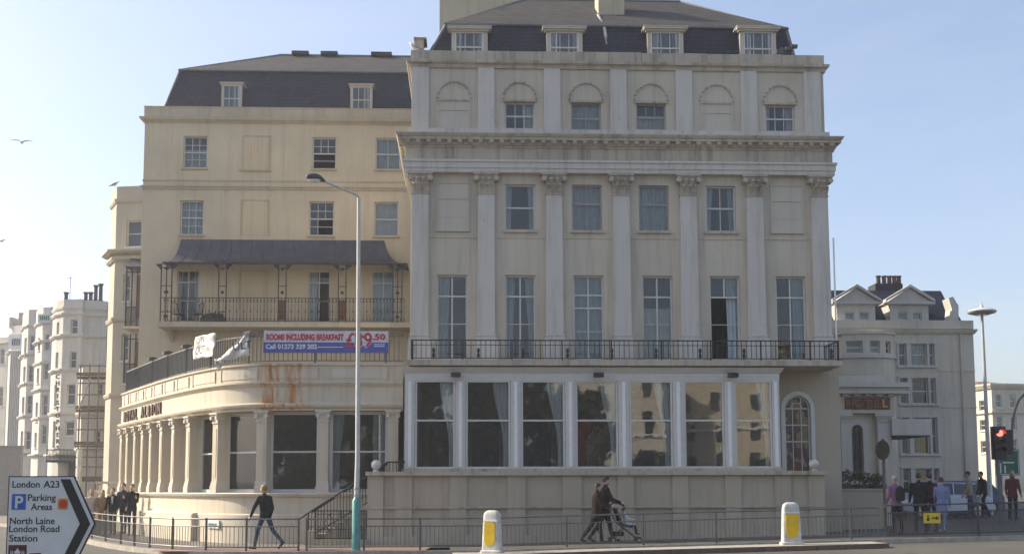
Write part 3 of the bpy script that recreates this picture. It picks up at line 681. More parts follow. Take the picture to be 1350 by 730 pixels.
for k in range(9):
    p0 = Vector((sx(775) + rnd.uniform(0, .25), SY + .5 + rnd.uniform(0, .3), zs0)); p1 = p0 + Vector((rnd.uniform(.3, .75), 0, rnd.uniform(.9, 1.5))); md = (p0 + p1) / 2 + Vector((-.18, 0, .12))
    m.tube([p0, md, p1], [.05, .09, .04], 6)
m.build('gathered_drape', 'gold_cloth', H, smooth=True)
for px in (601, 789, 966):
    x = XX(px, SY - .2, 494); z = ZZ(497, SY - .2, 790)
    m = MB(); m.prism_x([(SY - .34, z), (SY - .36, z + .06), (SY - .3, z + .13), (SY - .2, z + .15), (SY - .13, z + .1), (SY - .13, z)], x - .15, x + .15); m.box(x - .03, x + .03, SY - .13, SY - .0, z + .03, z + .08)
    m.build('floodlight', 'black', H)
# podium under the bay
PYY = -1.9
px_ = lambda p: XX(p, PYY, 670)
zc_ = ZZ(625, PYY, 790); pL, pR = px_(484), px_(1088)
MB().box(pL, pR, PYY + .08, -.01, -.3, zc_ - .02).build('podium', 'podium_stucco', H)
MB().box(pL - .05, pR + .05, PYY - .12, SY + .2, zc_ - .02, zc_ + .10).build('podium_coping', 'main_stone', H)
for a, b_ in ((484, 505), (520, 543), (593, 615), (669, 693), (742, 767), (815, 836), (887, 908), (957, 978), (1023, 1044), (1067, 1088)):
    MB().box(px_(a), px_(b_), PYY, PYY + .079, -.3, zc_ - .022).build('podium_pier', 'podium_stucco', H)
for z0_, z1_ in ((ZZ(669, PYY, 790), ZZ(666.5, PYY, 790)),): MB().box(pL - .02, pR + .02, PYY - .03, PYY + .1, z0_, z1_).build('podium_band', 'main_stone', H)
MB().box(pL - .01, pR + .01, PYY - .04, PYY + .1, -.3, .38).build('podium_plinth', 'podium_stucco', H)
for p in (495, 1076):
    x = px_(p); zt = zc_ + .10; m = MB(); m.lathe([(.09, 0), (.09, .03), (.05, .05), (.05, .07), (.0, .07)], (x, PYY + .1, zt), 14); m.ball((x, PYY + .1, zt + .20), .15, 18, 12); m.build('ball_finial', 'bollard_white', H, smooth=True)
# wall with arched stained window right of the bay
gx = lambda p: XX(p, 0, 570)
g0, g1 = gx(1026), gx(1108); ax0, ax1 = gx(1035), gx(1069); az0, az1 = ZZ(622, 0, 1050), ZZ(538, 0, 1050)
wall(H, frame(g0, -.0, 0), g1 - g0, ZZ(484, 0, 1050), [(ax0 - g0, ax1 - g0, az0, az1 + (ax1 - ax0) / 2)], .3, 'podium_stucco', z0=-.3)
xc, ra = (ax0 + ax1) / 2, (ax1 - ax0) / 2
def archring(m, xc, z0, zs, r0, r1, y0, y1, n=14):
    pin = [(xc + r0, z0)] + [(xc + r0 * math.cos(a), zs + r0 * math.sin(a)) for a in [math.pi * k / n for k in range(n + 1)]] + [(xc - r0, z0)]
    pou = [(xc + r1, z0)] + [(xc + r1 * math.cos(a), zs + r1 * math.sin(a)) for a in [math.pi * k / n for k in range(n + 1)]] + [(xc - r1, z0)]
    for i in range(len(pin) - 1):
        a, b_, c, d = pin[i], pin[i + 1], pou[i + 1], pou[i]
        m.prism([a, b_, c, d], y0, y1)
m = MB(); archring(m, xc, az0, az1, ra, ra + .13, -.05, .02); m.build('arch_surround', 'white_paint', H)
# spandrels filling the square head of the opening
m = MB(); zt = az1 + ra
for s in (-1, 1):
    poly = [(xc + s * ra, az1)] + [(xc + s * ra * math.cos(a), az1 + ra * math.sin(a)) for a in [math.pi / 2 * k / 7 for k in range(1, 8)]] + [(xc + s * ra, zt)]
    m.prism(poly, .004, .2)
m.build('spandrel', 'podium_stucco', H)
o = MB().prism([(xc - ra, az0), (xc + ra, az0)] + [(xc + ra * math.cos(a), az1 + ra * math.sin(a)) for a in [math.pi * k / 14 for k in range(15)]], .13, .15).build('stained_window', 'stained_glass', H)
m = MB(); archring(m, xc, az0, az1, ra - .05, ra, .08, .13); archring(m, xc, az1, az1, ra * .4, ra * .4 + .025, .09, .125)
for x in (xc - ra / 3, xc + ra / 3): m.box(x - .013, x + .013, .09, .125, az0, az1 + ra * .8)
for t in (.0, .48, .74, 1.0): z = az0 + (az1 - az0) * t; m.box(xc - ra + .05, xc + ra - .05, .085, .128, z - .018, z + .018)
m.build('glazing_bar', 'white_paint', o)
m = MB(); m.tube([(XX(1101, -.1, 400), -.12, mz(470)), (XX(1101, -.1, 400), -.12, mz(313))], .03, 6); m.build('flagpole', 'white_gloss', H)
#@@P3
# ------------------------------------------------------------------ hotel, left block
LY = 12.0
lx = lambda px: XX(px, LY, 300)
lz = lambda py: ZZ(py, LY, 360)
LX0, LX1 = lx(187), XL - .01
L = thing('hotel_block', 'yellow-cream hotel block with slate mansard and iron verandah behind the curved pavilion', 'building', ((LX0 + LX1) / 2, LY, 0), 'blocks of the hotel')
r1, r2, rf = [(239, 271), (410, 442), (494, 527)], [(237, 268), (407, 440), (493, 525)], [(235, 264), (407, 436), (491, 521)]
ops = []
for rws, t, b_ in ((r1, 180.5, 222), (r2, 265, 310), (rf, 356, 424)):
    for a, c in rws: ops.append((lx(a) - LX0, lx(c) - LX0, lz(b_), lz(t)))
LTOP = lz(163)
wall(L, frame(LX0, LY, 0), LX1 - LX0, LTOP, ops, .28, 'left_stucco', z0=-.3)
MB().box(LX0, LX0 + .28, LY + .28, LY + 14, -.3, LTOP).build('side_wall', 'left_stucco', L); MB().box(LX0 + .28, LX1 + 6, LY + 13.7, LY + 14, -.3, LTOP).build('rear_wall', 'left_stucco', L)
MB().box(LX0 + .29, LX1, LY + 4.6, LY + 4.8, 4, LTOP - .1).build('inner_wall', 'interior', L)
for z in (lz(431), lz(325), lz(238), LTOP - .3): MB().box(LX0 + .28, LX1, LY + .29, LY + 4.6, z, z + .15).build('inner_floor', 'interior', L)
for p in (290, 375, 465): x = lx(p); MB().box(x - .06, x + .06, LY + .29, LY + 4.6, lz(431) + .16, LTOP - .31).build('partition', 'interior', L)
for i, ((a, c), (t, b_)) in enumerate([(w, (180.5, 222)) for w in r1] + [(w, (265, 310)) for w in r2]):
    w, h = lx(c) - lx(a), lz(t) - lz(b_); T = frame(lx(a), LY, lz(b_)); k = i % 3
    if k == 1: window(L, T, w, h, 3, (.25, .5, .75), (1,), skip={(x, y) for x in range(3) for y in range(2)} if i == 1 else {(1, 0), (2, 0), (1, 1), (2, 1)}, curt='', sillmat='left_trim', label='sash window with its lower half open')
    elif k == 0: window(L, T, w, h, 3, (.25, .5, .75), (1,), curt='full' if i else 'half', cmat='net', sillmat='left_trim')
    else: window(L, T, w, h, 2 if i == 2 else 1, (.5,), (0,), curt='full', cmat='curtain_blue' if i == 2 else 'curtain_white', sillmat='left_trim')
for i, (a, c) in enumerate(rf):
    w, h = lx(c) - lx(a), lz(356) - lz(424); T = frame(lx(a), LY, lz(424))
    if i == 1:
        window(L, T, w, h, 2, (.4, .78), (1,), skip={(1, 0), (1, 1)}, sill=False, curt='left', tz=1, cmat='curtain_white', label='french window with one leaf open on a dark room')
    else: window(L, T, w, h, 2, (.4, .78), (1,), sill=False, curt='full' if i == 2 else 'sides', tz=1)
# blind windows
for t, b_ in ((180.5, 224), (265, 310), (358, 424)):
    a, c = lx(319), lx(353); m = MB(); z0, z1 = lz(b_), lz(t)
    m.box(a - .05, a, LY - .03, LY + .02, z0, z1 + .05).box(c, c + .05, LY - .03, LY + .02, z0, z1 + .05).box(a, c, LY - .03, LY + .02, z1, z1 + .05)
    if t < 200: m.box(a - .15, c + .1, LY - .08, LY + .02, z0 - .07, z0)
    o = m.build('blind_window', 'left_trim', L); MB().box(a, c, LY - .012, LY + .02, z0, z1).build('blind_panel', 'left_blind', o)
def lband(name, prof, material):
    return MB().sweep([Vector((LX0, LY + 8)), Vector((LX0, LY)), Vector((LX1, LY))], prof).build(name, material, L)
lband('string_course', [(-.02, lz(250.5)), (.05, lz(250.5)), (.05, lz(248)), (.09, lz(247.5)), (.09, lz(246)), (-.02, lz(245))], 'left_trim')
lband('string_course', [(-.02, lz(240)), (.03, lz(240)), (.03, lz(238)), (-.02, lz(238))], 'left_trim')
lband('cornice', [(-.25, lz(163.5)), (.04, lz(163.5)), (.06, lz(162)), (.17, lz(160)), (.20, lz(157)), (-.25, lz(156))], 'left_trim')
lband('parapet', [(-.25, lz(156)), (.03, lz(156)), (.03, lz(143)), (.05, lz(143)), (.05, lz(142)), (-.25, lz(142))], 'left_trim')
m = MB()
f0, q0 = XX(212, LY + .6, 140), XX(236.5, LY + 1.7, 96); zf_, zq = lz(150), ZZ(96, LY + 1.7, 380); g0_ = XX(368, LY + 6, 75); zg = ZZ(74, LY + 6, 420); xr_ = LX1 + .5
m.rings([[(f0, LY + .6, zf_), (xr_, LY + .6, zf_), (xr_, LY + 11.4, zf_), (f0, LY + 11.4, zf_)], [(q0, LY + 1.7, zq), (xr_, LY + 1.7, zq), (xr_, LY + 10.3, zq), (q0, LY + 10.3, zq)]])
roofL = m.build('roof', 'slate_dark', L)
m = MB(); m.add([(q0 - .05, LY + 1.65, zq), (xr_, LY + 1.65, zq), (xr_, LY + 10.35, zq), (q0 - .05, LY + 10.35, zq), (g0_, LY + 6, zg), (xr_, LY + 6, zg), (q0 - .05, LY + 1.65, zq + .06), (xr_, LY + 1.65, zq + .06), (xr_, LY + 10.35, zq + .06), (q0 - .05, LY + 10.35, zq + .06)],
              [(0, 1, 7, 6), (6, 7, 5, 4), (8, 9, 4, 5), (9, 6, 4), (3, 0, 6, 9), (2, 3, 9, 8), (1, 2, 8, 5, 7), (0, 3, 2, 1)])
m.build('upper_slope', 'slate_sunlit', roofL)
m = MB(); m.tube([(q0, LY + 1.6, zq + .03), (xr_, LY + 1.6, zq + .03)], .05, 6).tube([(f0, LY + .6, zf_), (q0, LY + 1.7, zq)], .05, 6).tube([(q0, LY + 1.7, zq + .05), (g0_, LY + 6, zg)], .06, 6).tube([(g0_, LY + 6, zg), (xr_, LY + 6, zg)], .08, 6)
m.build('lead_ridge', 'lead', roofL)
for a, b_ in ((386, 408), (424, 446), (490, 517)):
    MB().box(XX(a, LY + 6, 75), XX(b_, LY + 6, 75), LY + 5.6, LY + 6.4, zg - .05, zg + .10).build('roof_light', 'slate_sunlit', roofL)
for a, b_ in ((292, 319), (462, 491)):
    x0, x1 = XX(a, LY + .7, 125), XX(b_, LY + .7, 125); z0, z1 = lz(150), ZZ(113, LY + .7, 380)
    d = MB().box(x0 + .01, x1 - .01, LY + .75, LY + 2.4, z0, z1 - .01).build('dormer', 'lead', L)
    m = MB(); m.box(x0, x0 + .09, LY + .68, LY + .76, z0, z1).box(x1 - .09, x1, LY + .68, LY + .76, z0, z1).box(x0 - .04, x1 + .04, LY + .66, LY + .8, z1, z1 + .05).box(x0 - .08, x1 + .08, LY + .6, LY + 2.4, z1 + .05, z1 + .1)
    m.build('dormer_surround', 'panel_white', d)
    w = x1 - x0 - .18; zm = z0 + .28 + (z1 - z0 - .28) * .5; fr = MB()
    fr.box(x0 + .09, x1 - .09, LY + .70, LY + .755, z1 - .05, z1).box(x0 + .09, x1 - .09, LY + .70, LY + .755, zm - .02, zm + .02)
    for k in range(4): xx_ = x0 + .1 + (w - .02) * k / 3; fr.box(xx_ - .012, xx_ + .012, LY + .705, LY + .75, z0, zm - .021).box(xx_ - .012, xx_ + .012, LY + .705, LY + .75, zm + .021, z1 - .05)
    fr.build('window', 'white_paint', d)
    for k in range(3):
        for za_, zb2 in ((z0 + .28, zm - .03), (zm + .03, z1 - .055)): xa = x0 + .1 + (w - .02) * k / 3; MB().box(xa + .013, xa + w / 3 - .02, LY + .728, LY + .733, za_, zb2).build('pane', 'glass', d)
    put('curtain', curtain_mesh(w * .3, z1 - z0 - .3, 'curtain_blue', .1, 1, a), d, Vector((x1 - .09 - w * .3, LY + .742, z0 + .25)))
# iron verandah: hood, columns, railing, slab
VY = LY - 1.25
vx = lambda px: XX(px, VY, 390)
vz = lambda py: ZZ(py, VY, 375)
hx0, hx1 = vx(214), vx(537); tx0, tx1 = lx(240), lx(507); zt_, ze_ = lz(317), ZZ(347, VY, 375)
rs = []
for i in range(11):
    t = i / 10; o_ = .12 + (1.36 - .12) * (t ** 1.9 * .55 + t * .45) ; z = zt_ + (ze_ - zt_) * (1 - (1 - t) ** 1.75)
    u = (t ** 1.9 * .6 + t * .4); xa, xb = tx0 + (hx0 - tx0) * u, tx1 + (hx1 - tx1) * u
    rs.append([(xa, LY + .01, z), (xa, LY - o_, z), (xb, LY - o_, z), (xb, LY + .01, z)])
m = MB(); m.rings(rs, closed=False, cap=False)
m.rings([[(x, y, z - .03) for x, y, z in r] for r in rs], closed=False, cap=False)
hood = m.build('verandah_hood', 'hood_metal', L, smooth=True)
m = MB()
for k in range(1, 20):
    f = k / 20; m.tube([Vector(r[1]).lerp(Vector(r[2]), f) + Vector((0, -.004, .004)) for r in rs], .013, 4)
m.build('hood_seam', 'hood_metal', hood)
MB().box(hx0, hx1, VY - .13, VY - .05, ze_ - .06, ze_ + .01).build('hood_edge', 'iron', hood)
zs_, zr_ = vz(425), vz(393.5)
MB().box(vx(209), XL - .02, VY - .15, LY - .002, vz(431.5), zs_).build('verandah_slab', 'left_trim', L)
for p in (211, 340, 470):
    x = vx(p) + .25; MB().prism_x([(LY - .003, vz(431.5)), (LY - .8, vz(431.5)), (LY - .15, vz(431.5) - .35), (LY - .003, vz(431.5) - .45)], x - .06, x + .06).build('slab_bracket', 'left_trim', L)
cols_ = [(219, 7), (293, 5), (372, 5), (451, 5), (524, 6)]
for p, hw in cols_:
    x = vx(p); w = hw * .031
    m = MB()
    for s in (-1, 0, 1) if hw > 5 else (-1, 1): m.box(x + s * w - .02, x + s * w + .02, VY - .02, VY + .02, zs_, ze_ - .04)
    for z in (zs_ + .42, zr_, zr_ + .5, zr_ + 1.25): m.box(x - w, x + w, VY - .015, VY + .015, z, z + .03)
    for z in (ze_ - .24, zr_ + .25, zs_ + .25): m.rings([[(x + w * .45 * math.cos(a), VY + yy, z + .07 * math.sin(a)) for a in [q * math.pi / 5 for q in range(10)]] for yy in (-.008, .008)])
    for s in (-1, 1): m.prism([(x + s * w, ze_ - .06), (x + s * (w + .25), ze_ - .06), (x + s * w, ze_ - .32)], VY - .01, VY + .01)
    o = m.build('verandah_column', 'iron', L)
    if p in (372, 451): MB().box(x - w, x + w, VY - .005, VY + .006, zs_ + .1, zr_ - .06).build('rusty_panel', 'rusty_iron', o)
m = MB(); x0, x1 = vx(217), vx(533)
m.box(x0, x1, VY - .02, VY + .02, zr_, zr_ + .03).box(x0, x1, VY - .012, VY + .012, zs_ + .05, zs_ + .075).box(x0, x1, VY - .01, VY + .01, zr_ - .14, zr_ - .125)
n = int((x1 - x0) / .14)
for k in range(n + 1):
    x = x0 + (x1 - x0) * k / n; m.box(x - .008, x + .008, VY - .008, VY + .008, zs_ + .05, zr_)
    for z in (zr_ - .07, zs_ + .14) + ((zs_ + .46,) if k % 2 else ()): m.rings([[(x + .03 * math.cos(a), VY + yy, z + .045 * math.sin(a)) for a in [q * math.pi / 3 for q in range(6)]] for yy in (-.007, .007)])
m.build('verandah_railing', 'iron', L)
# ------------------------------------------------------------------ curved single storey pavilion
plan = [(160, 10.7), (190, 7.2), (215, 4.75), (250, 2.2), (285, .5), (313, -.25), (345, -.6), (385, -.72), (425, -.75), (480, -.75), (531, -.75)]
path = catmull([V2(p, Y, 600) for p, Y in plan], .2)
PV = thing('curved_pavilion', 'bow-fronted single storey pavilion with tall windows between white pilasters', 'building', (path[len(path) // 2].x, path[len(path) // 2].y, 0), 'blocks of the hotel')
cum = [0.0]
for a, b_ in zip(path[:-1], path[1:]): cum.append(cum[-1] + (b_ - a).length)
pxs = [proj((p.x, p.y, 3))[0] for p in path]
def s_of(px):
    for i in range(len(path) - 1):
        if pxs[i] <= px <= pxs[i + 1]: t = (px - pxs[i]) / (pxs[i + 1] - pxs[i]); return cum[i] + (cum[i + 1] - cum[i]) * t
    return 0.0 if px < pxs[0] else cum[-1]
def at_s(s):
    s = max(0, min(cum[-1], s))
    for i in range(len(path) - 1):
        if cum[i] <= s <= cum[i + 1] + 1e-9:
            t = (s - cum[i]) / (cum[i + 1] - cum[i]); d = (path[i + 1] - path[i]).normalized(); return path[i].lerp(path[i + 1], t), math.atan2(d.y, d.x)
def sub(s0, s1): return [at_s(s0)[0]] + [p for p, c in zip(path, cum) if s0 + .02 < c < s1 - .02] + [at_s(s1)[0]]
zsl, zwh = 1.66, 4.18
ret = [path[0] + Vector((2.5, 3.0))] + path
def pband(name, prof, material): return MB().sweep(ret, prof).build(name, material, PV)
pband('plinth', [(-.5, -.3), (.12, -.3), (.12, .98), (.06, 1.02), (.06, zsl - .16), (-.5, zsl - .16)], 'pav_wall')
pband('ledge', [(-.5, zsl - .16), (.06, zsl - .16), (.16, zsl - .1), (.20, zsl - .03), (.16, zsl), (-.5, zsl)], 'pav_white')
pband('frieze', [(-.5, zwh), (.05, zwh), (.05, zwh + .06), (.14, zwh + .1), (.17, zwh + .16), (.17, zwh + .2), (.04, zwh + .24), (.04, zwh + .72), (.07, zwh + .76), (.14, zwh + .84), (.14, zwh + .88), (-.5, zwh + .88)], 'pav_wall')
pz_ = zwh + .88; ptop = pz_ + .58
pband('parapet', [(-.3, pz_), (.03, pz_), (.03, ptop - .08), (.08, ptop - .06), (.08, ptop), (-.3, ptop)], 'pav_wall')
pil_px = [162, 170, 180, 190, 201, 215, 231, 251, 287, 346, 426, 518]
ps = [s_of(p) for p in pil_px]
import sys
def ppil(w=.32):
    m = MB(); w /= 2
    m.box(-w, w, -.10, .34, zsl + .36, zwh - .34); m.box(-w + .07, w - .07, -.115, -.09, zsl + .5, zwh - .5); return m.mesh('pilaster', 'pav_wall')
def ppb(w=.32):
    m = MB(); w /= 2; m.box(-w - .035, w + .035, -.15, .34, zsl + .002, zsl + .22).box(-w - .02, w + .02, -.13, .34, zsl + .22, zsl + .30).box(-w - .015, w + .015, -.12, .34, zsl + .30, zsl + .36); return m.mesh('pilaster_base', 'pav_white')
def ppc(w=.32):
    m = MB(); w /= 2
    m.box(-w - .02, w + .02, -.13, .34, zwh - .34, zwh - .30).box(-w, w, -.11, .34, zwh - .30, zwh - .12)
    m.box(-w - .04, w + .04, -.16, .34, zwh - .12, zwh - .06).box(-w - .08, w + .08, -.2, .34, zwh - .06, zwh - .003)
    for s in (-1, 1): m.rings([[(s * (w + .0) + .06 * math.cos(a), y, zwh - .17 + .06 * math.sin(a)) for a in [k * math.pi / 5 for k in range(10)]] for y in (-.19, .1)])
    return m.mesh('capital', 'pav_white')
for s in ps:
    p, a = at_s(s); T = frame(p.x, p.y, 0, a)
    o = put('pilaster', cached('ppil', ppil), PV, T); put('pilaster_base', cached('ppb', ppb), o, T); put('capital', cached('ppc', ppc), o, T)
for i, (s0, s1) in enumerate(zip(ps[:-1], ps[1:])):
    p0, p1 = at_s(s0 + .165)[0], at_s(s1 - .165)[0]; d = p1 - p0; a = math.atan2(d.y, d.x); w = d.length
    if w < .3: continue
    T = frame(p0.x, p0.y, zsl + .01, a); h = zwh - zsl - .02
    window(PV, T, w, h, 1, (.50,), (0,), inset=.30, fw=.10, sill=True, curt=('left', 'full', 'full', '', 'sides')[max(0, i - 6)] if i >= 6 else 'full', cmat='net' if i < 7 else ('curtain_bay' if i < 9 else 'curtain_blue'), gl='glass_room', sillmat='pav_white')
# terrace slab and inner floor, closing walls
back = [Vector((XL - .02, LY - .01)), Vector((path[0].x + 2.4, LY - .01))]
inn = []
for i, p in enumerate(path):
    a = at_s(cum[i])[1]; inn.append(p + Vector((-math.sin(a), math.cos(a))) * .3)
pol = [(p.x, p.y) for p in inn] + [(v.x, v.y) for v in back]
MB().prism_z(pol, pz_ + .02, pz_ + .2).build('terrace_floor', 'lead', PV); MB().prism_z(pol, .9, 1.0).build('inner_floor', 'interior', PV)
MB().box(path[-1].x + .02, XL - .02, -.6, LY - .02, -.3, ptop - .02).build('end_wall', 'pav_wall', PV)
MB().box(path[0].x + 3, XL - .05, 6.6, 6.8, 1.0, pz_).build('inner_wall', 'interior', PV)
# raised panels on the parapet between pilasters
for i, (s0, s1) in enumerate(zip(ps[:-1], ps[1:])):
    sg = sub(s0 + .2, s1 - .2)
    m = MB(); m.sweep(sg, [(.02, pz_ + .12), (.045, pz_ + .12), (.045, ptop - .17), (.02, ptop - .17)]); m.build('parapet_panel', 'pav_white', PV)
    for q in (s0 + .2, s1 - .2):
        p, a = at_s(q); put('panel_edge', cached('pedge', lambda: MB().box(-.025, .025, -.065, 0, pz_ + .08, ptop - .13).mesh('panel_edge', 'pav_wall')), PV, frame(p.x, p.y, 0, a))
# letters on the frieze
word = 'ROYAL ALBION'; sA, sB = s_of(163.5), s_of(213.5)
for k, ch in enumerate(word):
    if ch == ' ': continue
    p, a = at_s(sA + (sB - sA) * (k + .5) / len(word)); q = p + Vector((math.sin(a), -math.cos(a))) * .07
    text('letter', ch, .58, frame(q.x, q.y, zwh + .28, a), 'letter_brown', PV, ext=.03, off=.012, align='CENTER')
# terrace railing
rz0, rz1 = ptop, ptop + .86
sgE = s_of(531); rp = [at_s(x)[0] for x in [k * .25 for k in range(int(sgE / .25) + 1)]] + [at_s(sgE)[0]]
def offs(pts, o): return pts
m = MB(); m.sweep(rp, [(-.14, rz1), (-.09, rz1), (-.09, rz1 + .05), (-.14, rz1 + .05)]); m.sweep(rp, [(-.13, rz0 + .08), (-.10, rz0 + .08), (-.10, rz0 + .11), (-.13, rz0 + .11)])
k = 0.05
while k < sgE:
    p, a = at_s(k); q = p + Vector((-math.sin(a), math.cos(a))) * .115; m.box(q.x - .012, q.x + .012, q.y - .012, q.y + .012, rz0 + .08, rz1); k += .15
tr = m.build('terrace_railing', 'grey_rail', PV)
k = .05
while k < sgE:
    p, a = at_s(k); q = p + Vector((-math.sin(a), math.cos(a))) * .115; MB().box(q.x - .03, q.x + .03, q.y - .03, q.y + .03, rz0 - .02, rz1 + .04).build('post', 'grey_rail', tr)
    if k > 3 and k < s_of(330):
        MB().prism_x([(-.18, 0), (.14, .02), (.14, .1), (-.06, .13), (-.18, .08)], -.13, .13).build('terrace_floodlight', 'dark_grey', tr, frame(q.x, q.y, rz1 + .06, a))
    k += 2.2
# banner and torn cloths on the railing
YB = -.78
bx_ = lambda px: XX(px, YB, 450); bzz = lambda py: ZZ(py, YB, 430)
B = thing('banner', 'purple and white banner advertising rooms including breakfast on the terrace railing', 'banner', (bx_(430), YB, bzz(464)))
MB().box(bx_(347.5), bx_(512), YB, YB + .012, bzz(451), bzz(436)).build('white_strip', 'banner_white', B); MB().box(bx_(347.5), bx_(512), YB, YB + .012, bzz(465), bzz(451)).build('blue_strip', 'banner_blue', B)
def bt(s_, p0, p1, ybase, ytop, material, dy=.004, off=.006):
    o = text('banner_text', s_, .3, frame(0, 0, 0), material, B, ext=.003, off=off); xs_ = [v.co.x for v in o.data.vertices]; zs_ = [v.co.z for v in o.data.vertices]
    sw = (bx_(p1) - bx_(p0)) / (max(xs_) - min(xs_)); sh = (bzz(ytop) - bzz(ybase)) / (max(zs_) - min(zs_))
    T = frame(bx_(p0) - min(xs_) * sw, YB - dy, bzz(ybase) - min(zs_) * sh) @ Matrix.Diagonal((sw, 1, sh, 1)); o.matrix_basis = T; WM[o] = T
bt('ROOMS INCLUDING BREAKFAST', 351, 453, 448.6, 440, 'banner_red', off=.016); bt('Call 01273 329 202', 350.5, 418, 460, 453.5, 'sign_white', off=.010)
bt('£39', 455, 491.5, 459, 437, 'sign_white', .004, .032); bt('£39', 456, 490.5, 458, 438, 'banner_red', .010, .006); bt('.50', 491, 508, 448, 439.5, 'banner_red', off=.012)
for a, b_, z in ((419, 452, 457.2), (493, 507, 453.5), (493, 507, 456)): MB().box(bx_(a), bx_(b_), YB - .004, YB, bzz(z + .6), bzz(z - .4)).build('small_print', 'sign_white', B)
def cloth(pts, label, name='torn_cloth', sub_=10, seed=1, txt=()):
    rnd = random.Random(seed); a, b_, c, d = [Vector(p) for p in pts]; m = MB(); vs = []
    for j in range(sub_ + 1):
        for i in range(sub_ + 1):
            u, v = i / sub_, j / sub_; p = a.lerp(b_, u).lerp(d.lerp(c, u), v); e = .055 * math.sin(u * 11 + v * 4 + seed) + .05 * math.sin(v * 13 - u * 6 + seed) + rnd.uniform(-.012, .012)
            vs.append((p.x, p.y + e - .06, p.z + .012 * math.sin(u * 14 + seed)))
    n = sub_ + 1; m.add(vs, [(j * n + i, j * n + i + 1, (j + 1) * n + i + 1, (j + 1) * n + i) for j in range(sub_) for i in range(sub_)])
    me = m.mesh(name, 'cloth_sheet', True); o = put(name, me); mod = o.modifiers.new('thickness', 'SOLIDIFY'); mod.thickness = .006
    return tag(o, label, 'banner')
pA, aA = at_s(s_of(256)); pB, aB = at_s(s_of(284)); yA, yB = pA.y - .2, pB.y - .2
c1 = cloth([(XX(258, yA, 445), yA, ZZ(444, yA, 258)), (XX(285, yB, 440), yB, ZZ(439, yB, 285)), (XX(281, yB, 470), yB, ZZ(470, yB, 281)), (XX(255, yA, 473), yA, ZZ(474, yA, 255))], 'crumpled white cloth with faded letters tied to the terrace railing', seed=2)
T1 = frame(XX(259, yB - .2, 455), yB - .02 - .24, ZZ(455, yB, 262), math.atan2(yB - yA, XX(284, yB) - XX(257, yA)))
o = text('cloth_text', 'OPN', .30, T1, 'dark_grey', c1, ext=.002, xs=1.0, off=.0)
o = text('cloth_text', 'OUT', .36, frame(XX(258, yB - .2, 470), yB - .26, ZZ(469, yB, 262), math.atan2(yB - yA, XX(284, yB) - XX(257, yA))), 'dark_grey', c1, ext=.002, xs=1.0, off=.004)
p3, a3 = at_s(s_of(326)); y3 = p3.y - .22; p4, a4 = at_s(s_of(300)); y4 = p4.y - .3
c2 = cloth([(XX(325, y3, 440), y3, ZZ(438, y3, 325)), (XX(328, y3, 438), y3, ZZ(437, y3, 328)), (XX(329, y3, 468), y3, ZZ(469, y3, 329)), (XX(284, y4, 478), y4, ZZ(477, y4, 284))], 'torn white banner sagging off the railing over the pavilion parapet', seed=5)
text('cloth_text', 'ULT', .34, frame(XX(307, y3 - .2, 460), y3 - .2, ZZ(463, y3, 310), R(-4)) @ Matrix.Rotation(R(-8), 4, 'Y'), 'dark_grey', c2, ext=.002, off=.004)
c3 = cloth([(XX(283, y4, 474), y4, ZZ(473, y4, 283)), (XX(296, y4, 472), y4, ZZ(471, y4, 296)), (XX(292, y4, 487), y4 - .03, ZZ(486, y4, 292)), (XX(287, y4, 486), y4 - .03, ZZ(485, y4, 287))], 'loose white cloth end dangling below the torn banner', seed=9)
# street name plate on the plinth
p, a = at_s(s_of(287)); Yp = p.y - .16
p, a = at_s(s_of(289)); Tp = frame(p.x, p.y, ZZ(695.5, p.y, 288), a)
pl = MB().box(-.36, .36, -.165, -.125, 0, .25).build('street_name_plate', 'sign_white', None, Tp); tag(pl, 'small white street name plate on the pavilion plinth', 'sign')
o = MB()
for k in range(11): o.box(-.28 + k * .05, -.25 + k * .05, -.169, -.165, .08, .15)
o.build('lettering', 'dark_grey', pl, Tp)
MB().sweep(sub(s_of(176), s_of(266)), [(.0, -.3), (.30, -.3), (.30, .98), (.24, 1.02), (.0, 1.02)]).build('plinth_block', 'pav_wall', PV)
# steps, iron handrails and gate between pavilion and podium
ST = thing('entrance_steps', 'stone steps with black iron handrail rising to the glazed bay', 'steps', (XX(450, -1.4, 700), -1.4, 0))
x0, x1 = XX(408, -1.4, 700), XX(512, -1.4, 650); ns_ = 9; rise = (1.62 - .12) / ns_
for k in range(ns_):
    xa = x0 + (x1 - x0) * k / ns_; xb = x0 + (x1 - x0) * (k + 1) / ns_ if k < ns_ - 1 else px_(534); MB().box(xa, xb, -1.72 + .001 * k, -.72 + .0, .0, .12 + rise * (k + 1)).build('step', 'sandstone', ST)
m = MB(); y = -1.68
def hand(k): return .12 + rise * ns_ * k + .95
pts = [(x0 - .25, y, hand(-.12)), (x0, y, hand(0)), (x1, y, hand(1)), (px_(533), y, hand(1))]
m.tube(pts, .03, 6); m.tube([(x0, y, .35), (x1, y, hand(1) - .85)], .018, 6)
for k in range(26):
    t = k / 25; x = x0 + (x1 - x0) * t; m.box(x - .009, x + .009, y - .009, y + .009, .3 + rise * ns_ * t - .05, hand(t))
for k in range(5): x = x1 + (px_(533) - x1) * (k + .5) / 5; m.box(x - .012, x + .012, y - .012, y + .012, 1.6, hand(1))
m.box(x0 - .02, x0 + .02, y - .02, y + .02, .1, hand(0)); m.build('handrail', 'iron', ST)
m = MB(); y = -.8; m.tube([(x0, y, hand(0)), (x1, y, hand(1)), (px_(534), y, hand(1))], .025, 6)
for k in range(22): t = k / 21; x = x0 + (x1 - x0) * t; m.box(x - .008, x + .008, y - .008, y + .008, .2 + rise * ns_ * t, hand(t))
m.build('handrail', 'iron', ST)
